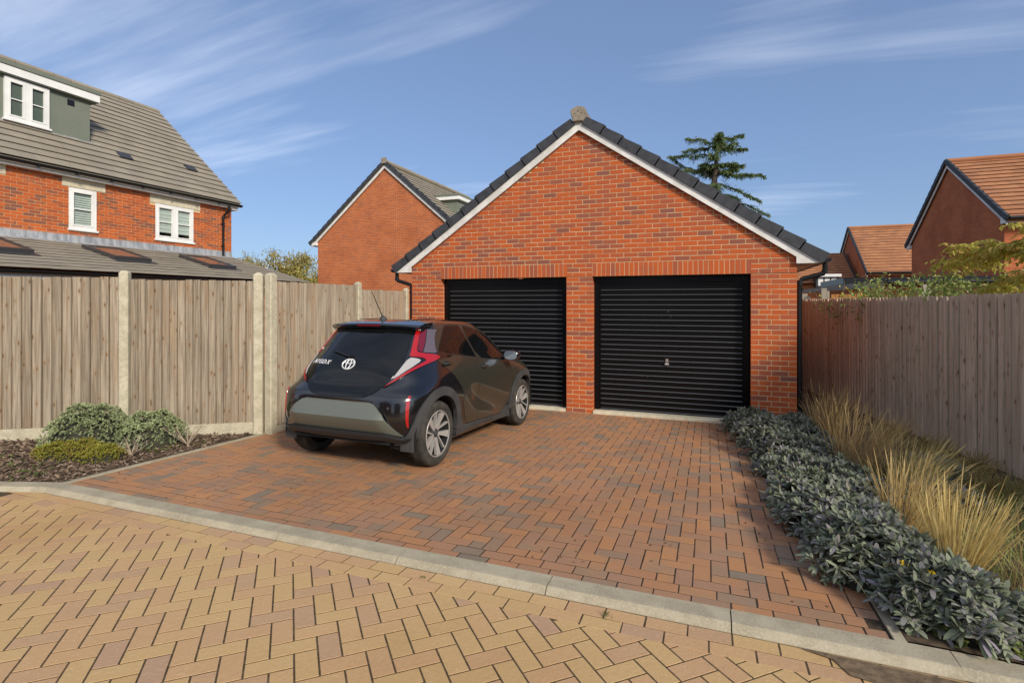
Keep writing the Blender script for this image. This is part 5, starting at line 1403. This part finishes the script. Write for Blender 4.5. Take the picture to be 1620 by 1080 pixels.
for (x, y, r, h, where) in sages:
    h *= random.uniform(.62,.95)
    z0 = gz(y); near = y < -3.3
    root = thing('sage_plant', (x, y, z0), 'grey-green purple sage ' + where, 'sage plant', SG)
    core_dome(root, (x, y, z0), r*.80, r*.86, h*.72, M_DARKT)
    n = 300 if near else 260
    P, Nn = dome_points((x, y, z0), r, r*1.12, h, n, .05)
    P[:, 2] += rng.normal(0, .012, n)
    Nn = Nn + np.array([-.15,-.2,.5]); Nn /= np.linalg.norm(Nn, axis=1)[:, None]
    B, d, l = rosettes(P, Nn, 11, .045, .092, (.35,1.45)); 
    blades('foliage', B, d, l, l*.29, M_SAGE, root, droop=rng.uniform(.0,.45,len(B)), rows=(0,.22,.55,.85,1), prof=(.22,.85,1,.72,.15), fold=.5)
M_SAGED = leaf_mat('sage_dead_leaf', (.30,.21,.10), (.24,.15,.08), (.36,.30,.15), .8, .1)
for (x, y, r, h, where) in sages[:13]:
    root = [o for o in bpy.data.objects if o.name.startswith('sage_plant') and abs(o.location.x-x) < .01 and abs(o.location.y-y) < .01][0]
    P, Nn = dome_points((x, y, gz(y)), r*1.02, r*1.12, h*.75, 9, .04)
    B, d, l = rosettes(P, Nn, 3, .03, .06, (.4,1.5)); blades('dead_leaves', B, d, l, l*.3, M_SAGED, root, droop=.4, fold=.8)['kind'] = 'stuff'
    P, Nn = dome_points((x, y, gz(y)), r, r, h*.7, 5, .04)
    blades('dead_stalks', P, Nn + rng.normal(0,.5,(5,3)), rng.uniform(.10,.22,5), .004, M_STIPA, root, droop=.3, fold=1)['kind'] = 'stuff'
# ornamental grasses
GG = 'dry golden grass tufts in the right bed'
def tuft(x, y, nb, r, h, lean, label, spread=.33, name='grass_tuft', matl=None, group=GG, w=.0040):
    z0 = gz(min(y,0)); root = thing(name, (x, y, z0), label, 'grass tuft', group)
    a = rng.uniform(0, 2*np.pi, nb); rr = r*np.sqrt(rng.uniform(0,1,nb))
    B = np.c_[x + rr*np.cos(a), y + rr*np.sin(a)*1.2, np.full(nb, z0)]
    d = np.c_[lean[0] + rng.normal(0, spread*.8, nb) + .25*np.cos(a), lean[1] + rng.normal(0, spread*.8, nb) + .25*np.sin(a), np.ones(nb)]
    l = h*rng.uniform(.55, 1.12, nb)
    blades('blades', B, d, l, w*rng.uniform(.6,1.5,nb), matl or M_STIPA, root, droop=rng.uniform(.02,.42,nb)**1.3, rows=(0,.25,.5,.72,.88,1.0), prof=(1,1,.95,.9,1.1,.15), fold=1.4)['kind'] = 'stuff'
    # plumes: finer hairs near the tips
    q = rng.integers(0, nb, nb); dd = d[q]/np.linalg.norm(d[q],axis=1)[:,None]; tt = rng.uniform(.6,.95,nb)
    B2 = B[q] + dd*(l[q]*tt)[:,None]; B2[:,2] -= .12*l[q]*tt*tt
    blades('seed_heads', B2, dd + rng.normal(0,.22,(nb,3)) + np.array([.1,0,-.05]), rng.uniform(.06,.16,nb), w*.5, matl or M_STIPA, root, droop=.35, fold=1.4)['kind'] = 'stuff'
    return root
tuft(6.66,-.62, 300, .15, .80, (.12,-.04), 'dry golden grass tuft nearest the garage', .20)
tuft(7.08,-1.15, 70, .10, .58, (.30,-.05), 'smaller golden grass tuft right of the one nearest the garage', .25)
tuft(6.58,-2.40, 340, .17, .80, (.26,-.02), 'dry golden grass tuft, second along the bed from the garage', .20)
tuft(6.86,-2.95, 220, .11, .66, (.40,-.05), 'golden grass tuft leaning to the right behind the second one', .25)
tuft(6.56,-3.95, 260, .11, .66, (.25,.0), 'golden grass tuft, third along the bed with open wispy stems', .24)
tuft(6.58,-4.72, 300, .09, .64, (.10,.02), 'upright amber grass tuft nearest the kerb', .10)
tuft(6.86,-4.98, 220, .12, .60, (.65,-.15), 'pale grass tuft sprawling out of the right edge of the photo', .35)
# brownish sedge clumps by the fence
SGD = 'olive brown sedge clumps along the foot of the right fence'
M_SEDGE = leaf_mat('sedge_leaf', (.36,.26,.10), (.45,.34,.12), (.28,.28,.08), .7, .3)
for k, (x, y, lab) in enumerate(((7.45,-.35,'olive brown sedge clump farthest back along the right fence'),(7.62,-1.15,'olive brown sedge clump at the fence behind the second grass tuft'),(7.72,-1.9,'olive brown sedge clump at the fence near the right edge'),(7.55,-2.75,'reddish brown sedge clump at the right edge of the photo'))):
    tuft(x, y, 240, .13, .30, (.0,-.1), lab, .75, 'sedge_clump', M_SEDGE, SGD, .005)
# rough grass and weeds, nobody could count them
nb = 6500; gx_ = rng.uniform(6.6, 8.6, nb); gy_ = rng.uniform(-5.56, -2.3, nb)
kq = gx_ < 8.46 - .165*(gy_+4.75) - .15; gx_, gy_ = gx_[kq], gy_[kq]; nb = len(gx_)
o = blades('rough_grass', np.c_[gx_, gy_, [gz(v) for v in gy_]], np.c_[rng.normal(0,.45,nb), rng.normal(0,.45,nb), np.ones(nb)], rng.uniform(.10,.30,nb), rng.uniform(.003,.006,nb), M_GRASS, None, droop=rng.uniform(0,.6,nb), rows=(0,.3,.6,.85,1), prof=(1,1,.85,.6,.1), fold=1.2)
tag(o, 'yellowish green rough grass between the tufts and the right fence', 'grass', kind='stuff')
P = np.c_[rng.uniform(6.2,7.6,520), rng.uniform(-5.55,-4.9,520), np.zeros(520)]; P = P[(P[:,0] > 6.5) | (P[:,1] < -5.38)]; P[:,2] = [gz(v)+rng.uniform(.01,.09) for v in P[:,1]]
B, d, l = rosettes(P, np.tile([0,0,1.0],(len(P),1)), 7, .018, .042, (.7,1.5))
tag(blades('weeds', B, d, l, l*.6, M_WEED, None, droop=.25, fold=.5), 'small bright green weeds along the right end of the kerb', 'weeds', kind='stuff')
# yellow flowers
M_YEL = leaf_mat('yellow_petal', (.75,.46,.01), (.8,.55,.02), None, .6, .2)
fl = thing('yellow_flowers', (6.22,-5.2,gz(-5.2)), 'little bunch of yellow flowers between the sages near the kerb', 'flowers')
m = MB(); hp = []
for k in range(9):
    b0 = Vector((6.26+random.gauss(0,.02), -5.14+random.gauss(0,.02), gz(-5.15)+.05)); tp = Vector((6.235+random.gauss(0,.03), -5.26+random.gauss(0,.025), gz(-5.2)+.22+random.gauss(0,.025)))
    m.tube([b0, (b0+tp)/2 + Vector((0,0,.02)), tp], .0022, 5); hp.append(tp)
m.build('stem', M_WEED, fl)['kind'] = 'stuff'
hp = np.repeat(np.array([list(p) for p in hp]), 4, 0) + rng.normal(0,.012,(36,3))
B, d, l = rosettes(hp, np.tile([0,-.4,.9],(36,1)), 7, .008, .014, (.6,1.5)); blades('petals', B, d, l, l*.6, M_YEL, fl, droop=.1, fold=.4)['kind'] = 'stuff'
# small grass sprigs and moss in the paving joints
for k, (x, y, lab) in enumerate(((4.72,-5.83,'tuft of grass in a road joint just below the kerb'),(3.63,-5.83,'tiny green weed in a road joint left of the other'))):
    z0 = gz(y)-.02; nb = 26
    tag(blades('joint_weed', np.c_[rng.normal(x,.012,nb), rng.normal(y,.012,nb), np.full(nb,z0)], np.c_[rng.normal(0,.5,nb), rng.normal(0,.5,nb), np.ones(nb)], rng.uniform(.02,.05,nb)*(1 if k == 0 else .45), .003, M_WEED, None, droop=.3, fold=1), lab, 'weed', kind='stuff')
# left bed
HB = 'round hebe shrubs by the left fence'
for (x, y, r, h, lab) in ((-1.45,-4.62,.44,.47,'larger round grey-green hebe shrub in front of the fence post'),(-.95,-4.27,.385,.37,'smaller round grey-green hebe shrub nearer the car')):
    z0 = gz(y); root = thing('hebe_shrub', (x, y, z0), lab, 'shrub', HB)
    core_dome(root, (x, y, z0), r*.9, r*.9, h*.88, M_DARKT)
    P, Nn = dome_points((x, y, z0+.01), r, r, h, 1500, .022, 4)
    B, d, l = rosettes(P, Nn, 9, .016, .028, (.3,1.3)); blades('foliage', B, d, l, l*.5, M_HEBE, root, droop=.1, rows=(0,.4,.75,1), prof=(.4,1,.85,.2), fold=.5)
z0 = gz(-5.0); root = thing('heather', (-1.0,-5.0,z0), 'low yellow-green heather with rusty tips in front of the hebes', 'heather')
for (dx_, dy_, r, h) in ((-.28,-.02,.26,.15),(.02,.02,.28,.19),(.30,.05,.24,.16)):
    core_dome(root, (-1.0+dx_, -5.0+dy_, z0), r*.85, r*.75, h*.75, M_DARKT)
    P, Nn = dome_points((-1.0+dx_, -5.0+dy_, z0), r, r*.85, h, 650, .08, 6); Nn = Nn*.6 + np.array([0,0,.7])
    B, d, l = rosettes(P, Nn/np.linalg.norm(Nn,axis=1)[:,None], 8, .015, .035, (.1,1.0)); blades('foliage', B, d, l, l*.28, M_HEATH, root, droop=.05, fold=.8)
M_TWIG = mat('dead_twig', (.34,.27,.19), .9)
for (x, y, h, lab) in ((-.56,-4.74,.24,'leafless pale twiggy plant in front of the smaller hebe'),(-.42,-4.20,.34,'dry leafless twigs beside the smaller hebe nearer the car')):
    m = MB(); z0 = gz(y); m.tube([(x,y,z0-.02),(x+.01,y,z0+.05)], .012, 6)
    for k in range(13):
        a = random.uniform(0,6.28); e = random.uniform(.25,1.0); d = Vector((math.cos(a)*e*1.3, math.sin(a)*e*.8, .8)).normalized()*h*random.uniform(.5,1.0)
        p0 = Vector((x,y,z0+.03)); p1 = p0 + d*.55 + Vector((random.gauss(0,.012),random.gauss(0,.012),0)); p2 = p0 + d
        m.tube([p0,p1,p2], [.006,.004,.0018], 5)
        for q in range(3): s_ = p1 + (p2-p1)*random.random(); m.tube([s_, s_ + Vector((random.gauss(0,.03),random.gauss(0,.03),random.uniform(.01,.05)))], [.0025,.001], 4)
    tag(m.build('dead_twigs', M_TWIG), lab, 'dead plant')
P = np.c_[rng.uniform(-.75,-.35,40), rng.uniform(-4.6,-4.0,40), np.zeros(40)]; P = np.r_[P, np.c_[rng.uniform(-1.9,-.5,60), rng.uniform(-5.8,-5.25,60), np.zeros(60)]]
P = np.array([p for p in P if in_poly(p[0], p[1]+.03, bp)]); P[:,2] = [gz(v)+rng.uniform(.015,.05) for v in P[:,1]]
B, d, l = rosettes(P, np.tile([0,0,1.0],(len(P),1)), 9, .012, .035, (.4,1.5)); tag(blades('creeping_weeds', B, d, l, l*.5, M_WEED, None, droop=.2, fold=.5), 'patches of bright green creeping weed on the bark mulch', 'weeds', kind='stuff')
# fallen leaf bits caught on the drive
M_LITTER = leaf_mat('fallen_leaf', (.16,.075,.03), (.24,.12,.045), (.10,.05,.025), .9, .05)
nl = 420; lx = rng.uniform(DX0+.05, DX1-.05, nl); ly = rng.uniform(KB+.1, -.1, nl); k = rng.random(nl) < .45; lx[k] = rng.normal(1.2, .9, k.sum()); lx = np.clip(lx, DX0+.03, DX1-.03)
a = rng.uniform(0,6.28,nl)
tag(blades('leaf_litter', np.c_[lx, ly, [gz(v)+.003 for v in ly]], np.c_[np.cos(a), np.sin(a), rng.uniform(.0,.25,nl)], rng.uniform(.012,.032,nl), rng.uniform(.008,.016,nl), M_LITTER, None, droop=.1, fold=.4), 'scattered brown bits of fallen leaves on the drive', 'leaf litter', kind='stuff')
# ------------------------------------------------------------------ trees
M_TRUNK = simple_noise_mat('tree_bark', (.075,.058,.042), (.13,.10,.075), 6, bump_s=.8)
M_CEDAR = leaf_mat('cedar_needles', (.09,.14,.045), (.14,.19,.065), (.24,.26,.10), .7, .2)
M_WILLOW = leaf_mat('autumn_tree_leaf', (.40,.34,.09), (.52,.43,.12), (.34,.34,.11), .7, .35)
ced = thing('cedar_tree', (5.6,31.4,0), 'dark green cedar rising above the right slope of the garage roof', 'tree')
m = MB(); m.tube([(5.6,31.4,-.1),(5.65,31.4,6),(5.55,31.4,10.2),(5.75,31.4,12.4),(5.9,31.4,13.7)], [.45,.36,.22,.12,.05], 10); tr_ = m.build('trunk', M_TRUNK, ced, True)
cb, cd_, cl_ = [], [], []; limbs = MB()
br = [(13.3,.35,1.9,.35),(12.9,2.7,2.4,.20),(13.1,3.6,2.0,.30),(12.6,.0,2.0,.15),(12.2,2.95,3.0,.28),(12.5,5.5,1.8,.2),(11.6,.1,1.8,.05),(11.3,3.3,2.6,.12),(10.9,.15,3.3,.10),(11.0,5.9,2.6,-.05),(10.6,2.8,3.4,.62),(10.2,3.2,2.6,.1),(10.3,-.15,3.0,-.35),(9.8,.0,3.4,-.42),(9.6,2.6,2.6,-.1),(9.2,3.3,3.0,-.2),(9.0,.4,2.6,-.3),(9.4,5.2,2.2,-.1),(8.7,3.0,2.6,-.3),(8.4,.1,2.8,-.4),(12.0,4.6,1.6,.2),(11.5,1.6,1.8,.15),(10.1,1.5,2.2,0),(10.0,4.7,2.2,0),(9.0,1.6,2.4,-.2)]
for k in range(7):
    z = random.uniform(8.6,12.0); br.append((z, random.uniform(0,6.28), random.uniform(.7,1.0)*(.9 + (13.6-z)*.32), random.uniform(-.35,.5)))
for k in range(30): br.append((random.uniform(4.5,8.8), random.uniform(0,6.28), random.uniform(2.2,3.4), random.uniform(-.4,.1)))
for k in range(4): br.append((random.uniform(12.7,13.5), random.uniform(0,6.28), random.uniform(.6,1.1), random.uniform(.1,.6)))
for (z, a, l, rise) in br:
    p = Vector((5.62,31.4,z)); d = Vector((math.cos(a), math.sin(a), rise)); pts = [p]
    for k in range(1, 9):
        t = k/8; q = p + Vector((d.x*l*t, d.y*l*t, rise*l*t - .22*l*t*t*(1 if rise < .5 else .2) + .20*l*max(0,t-.6)**1.0)) + Vector((random.gauss(0,.06),random.gauss(0,.06),random.gauss(0,.06))); pts.append(q)
    limbs.tube(pts, [.07*(1-k/9.5) for k in range(9)], 5)
    for k in range(150):
        t = random.uniform(.05,1.0)**.75; i = min(int(t*8), 7); f = t*8-i; c = pts[i]*(1-f) + pts[i+1]*f
        side = Vector((-d.y, d.x, 0)).normalized()*random.choice((-1,1)); sl = random.uniform(.1,.85)*(1.15-t*.75)
        tip = c + side*sl*random.uniform(.3,1) + Vector((d.x,d.y,0))*sl*.5 + Vector((0,0,-sl*random.uniform(-.15,.75)))
        for q in range(7):
            u = random.random(); cb.append(list(c*(1-u)+tip*u)); dd = (tip-c).normalized() + Vector((random.gauss(0,.55),random.gauss(0,.55),random.gauss(-.25,.45))); cd_.append(list(dd)); cl_.append(random.uniform(.09,.22))
limbs.build('limbs', M_TRUNK, ced)
blades('crown', np.array(cb), np.array(cd_), np.array(cl_), rng.uniform(.02,.045,len(cb)), M_CEDAR, ced, droop=.25, fold=1.5)
# wispy branch tip beyond the right end of the garage ridge
def leafy_tree(name, x, y, h, r, label, matl, nl, ls, bare=8, group=None, zc=.55, lw=.4):
    root = thing(name, (x, y, 0), label, 'tree', group)
    m = MB(); m.tube([(x,y,-.1),(x+.1,y,h*.35),(x,y,h*.6)], [.16,.12,.07], 8); m.build('trunk', M_TRUNK, root, True)
    m = MB(); tips = []
    for k in range(26):
        a = random.uniform(0,6.28); e = random.uniform(.15,1.0); p0 = Vector((x,y,h*random.uniform(.25,.55))); p2 = Vector((x+math.cos(a)*r*e, y+math.sin(a)*r*e, h*(random.uniform(.6,1.0) - .25*e*e)))
        p1 = (p0+p2)/2 + Vector((random.gauss(0,.15),random.gauss(0,.15),-.1)); m.tube([p0,p1,p2], [.045,.03,.008], 5); tips.append((p0,p1,p2))
    for k in range(bare*9):
        p0, p1, p2 = random.choice(tips); s_ = p1.lerp(p2, random.uniform(.3,1)); m.tube([s_, s_ + Vector((random.gauss(0,.22),random.gauss(0,.22),random.uniform(.2,.6)))], [.012,.004], 4)
    m.build('limbs', M_TRUNK, root)
    P = []
    for k in range(nl//40):
        p0, p1, p2 = random.choice(tips); c = p1.lerp(p2, random.uniform(.1,.95)); s = random.uniform(.12,.34)*r*.6
        P.append(np.array(list(c))[None,:] + rng.normal(0,1,(40,3))*np.array([s,s,s*.75]))
    P = np.concatenate(P); P = P[P[:,2] < h*.93]
    blades('crown', P, rng.normal(0,1,(len(P),3)) + np.array([0,0,-.5]), rng.uniform(.6,1.2,len(P))*ls, ls*lw, matl, root, droop=.3, fold=1.5)
    return root
GT = 'autumn trees beyond the left fence'
leafy_tree('autumn_tree', -26.6, 24, 6.6, 2.6, 'yellow-green autumn tree in the gap between the two houses', M_WILLOW, 5200, .20, 14, GT)
leafy_tree('autumn_tree', -23.9, 25, 6.0, 2.3, 'sparser yellow-green tree against the corner of the gable house', M_WILLOW, 3000, .20, 14, GT)
leafy_tree('autumn_tree', -30.4, 24, 6.5, 1.9, 'narrow autumn tree beside the corner of the dormer house', M_WILLOW, 2400, .20, 6, GT)
# climber and shrub behind the right fence
M_CLIMB = leaf_mat('climber_leaf', (.50,.52,.07), (.66,.60,.12), (.66,.44,.13), .6, .45)
M_SHRUB = leaf_mat('shrub_leaf', (.18,.26,.06), (.28,.33,.09), (.36,.26,.12), .6, .3)
dRv = Vector((dR.x, dR.y, 0)); nRv = Vector((-dR.y, dR.x, 0)); nRv = nRv if nRv.x > 0 else -nRv
def on_fence(s, off, z): q = RA + dR*s; return Vector((q.x, q.y, z)) + nRv*off
cl_o = thing('climbing_plant', tuple(on_fence(2.6,.3,1.0)), 'yellow-green climber arching over the right fence', 'climbing plant')
st = MB(); Pb, Db = [], []
stems = [[(1.6,.25,1.7),(2.2,.3,2.15),(2.9,.32,2.42),(3.7,.35,2.52),(4.6,.4,2.56)], [(1.2,.3,2.0),(2.0,.35,2.5),(2.7,.4,2.60),(3.4,.4,2.66)], [(1.5,.2,1.85),(2.3,.22,2.05),(3.1,.25,2.12),(3.6,.25,1.98)],
         [(1.9,.3,2.0),(2.8,.35,2.30),(3.5,.35,2.36),(4.3,.38,2.30)], [(1.4,.3,2.2),(2.2,.3,2.32),(3.1,.33,2.44),(4.0,.36,2.42),(4.7,.4,2.34)], [(1.3,.2,1.8),(2.0,.15,1.95),(2.6,.12,2.0)], [(1.1,.3,2.5),(1.7,.35,2.72),(2.2,.4,2.8)]]
for ps in stems:
    pts = [on_fence(*p) for p in ps]; pp = []
    for i in range(len(pts)-1):
        for k in range(7): pp.append(pts[i].lerp(pts[i+1], k/7) + Vector((random.gauss(0,.02),random.gauss(0,.02),random.gauss(0,.025))))
    st.tube(pp, .006, 5)
    for c in pp:
        for q in range(5):      # pinnate leaves hanging from the stem
            a = random.uniform(0,6.28); d = Vector((math.cos(a), math.sin(a), random.uniform(-.55,.35))).normalized(); ln = random.uniform(.10,.24)
            for k in range(5):
                t = (k+1)/5; b = c + d*ln*t; b.z -= .25*ln*t*t
                for s in (-1, 1):
                    sd = Vector((-d.y, d.x, 0))*s + d*.5 + Vector((0,0,-.45)); Pb.append(list(b)); Db.append(list(sd))
st.build('stem', M_STEM, cl_o)['kind'] = 'stuff'
Pb = np.array(Pb); blades('leaves', Pb, np.array(Db) + rng.normal(0,.25,(len(Pb),3)), rng.uniform(.04,.075,len(Pb)), .024, M_CLIMB, cl_o, droop=.3, fold=.8)['kind'] = 'stuff'
sb_ = thing('tangled_shrub', tuple(on_fence(5.6,.4,0)), 'tangled green and brown shrub behind the right fence, left of the climber', 'shrub')
st = MB(); P = []
for k in range(60):
    s = random.uniform(4.0,6.9); p0 = on_fence(s, random.uniform(.32,.75), 1.2); p2 = p0 + Vector((random.gauss(0,.25), random.gauss(0,.25), random.uniform(.7,1.12) - .05*abs(s-5.2))); p1 = (p0+p2)/2 + Vector((random.gauss(0,.1),random.gauss(0,.1),0)); st.tube([p0,p1,p2], [.007,.005,.002], 4)
    for q in range(110): u = random.uniform(.25,1.0); c = p0.lerp(p2,u); P.append([c.x+random.gauss(0,.09), c.y+random.gauss(0,.09), c.z+random.gauss(0,.05)])
st.build('twigs', M_STEM, sb_)['kind'] = 'stuff'
P = np.array(P); blades('leaves', P, rng.normal(0,1,(len(P),3)), rng.uniform(.03,.065,len(P)), .028, M_SHRUB, sb_, droop=.2, fold=1.5)['kind'] = 'stuff'
for (s, lab) in ((8.6,'thin leafy twigs of a climber by the timber posts behind the fence'),):
    P = []; root = thing('wall_climber', tuple(on_fence(8.6,1.2,0)), lab, 'climbing plant'); st = MB()
    for k in range(12):
        p0 = on_fence(random.uniform(7.4,10.2), random.uniform(.9,1.6), 1.3); p2 = p0 + Vector((random.gauss(0,.2),random.gauss(0,.2),random.uniform(.6,1.05))); st.tube([p0,p2], .006, 4)
        for q in range(22): c = p0.lerp(p2, random.uniform(.3,1)); P.append([c.x+random.gauss(0,.07), c.y+random.gauss(0,.07), c.z+random.gauss(0,.05)])
    st.build('twigs', M_STEM, root)['kind'] = 'stuff'
    P = np.array(P); blades('leaves', P, rng.normal(0,1,(len(P),3)), rng.uniform(.04,.08,len(P)), .035, M_CLIMB, root, droop=.2, fold=1.5)['kind'] = 'stuff'
# ------------------------------------------------------------------ houses over the road: the car and the doors mirror them
for (x0, x1, y0, ze, za, lab) in ((-9,-1,-27,4.9,8.4,'brick house across the road mirrored at the left of the car tailgate'), (3,12,-29,4.9,8.2,'brick house across the road mirrored in the car tailgate'), (-24,-13,-20,4.9,8.4,'brick house down the road mirrored in the side of the car')):
    h = thing('brick_house', ((x0+x1)/2, y0-4, .4), lab, 'house')
    m = MB(); xc = (x0+x1)/2; m.prism([(x0,.2),(x1,.2),(x1,ze),(xc,za),(x0,ze)], y0-8, y0, lambda u, v, d: (u, d, v)); m.build('wall', M_BRICKB, h)
    m = MB()
    for s in (-1, 1):
        X = lambda x: xc + s*(x-xc); sl = (za-ze)/(xc-x0)
        a = [(X(x0-.4), y0-8.1, ze-.4*sl+.05), (X(x0-.4), y0+.1, ze-.4*sl+.05), (X(xc), y0+.1, za+.05), (X(xc), y0-8.1, za+.05)]
        m.add(a + [(p[0], p[1], p[2]+.2) for p in a], [(0,1,2,3),(7,6,5,4),(0,4,5,1),(1,5,6,2),(2,6,7,3),(3,7,4,0)])
    m.build('roof', M_TILE, h)
    for q in range(2):
        window(h, lambda u, v, d, q=q: (xc + 1.9 - q*2.6 - u, y0 + .02 + d, 1.3 + v), 1.2, 1.3, 2, True, None)
        window(h, lambda u, v, d, q=q: (xc + 1.9 - q*2.6 - u, y0 + .02 + d, 3.6 + v), 1.2, 1.1, 2, True, None)
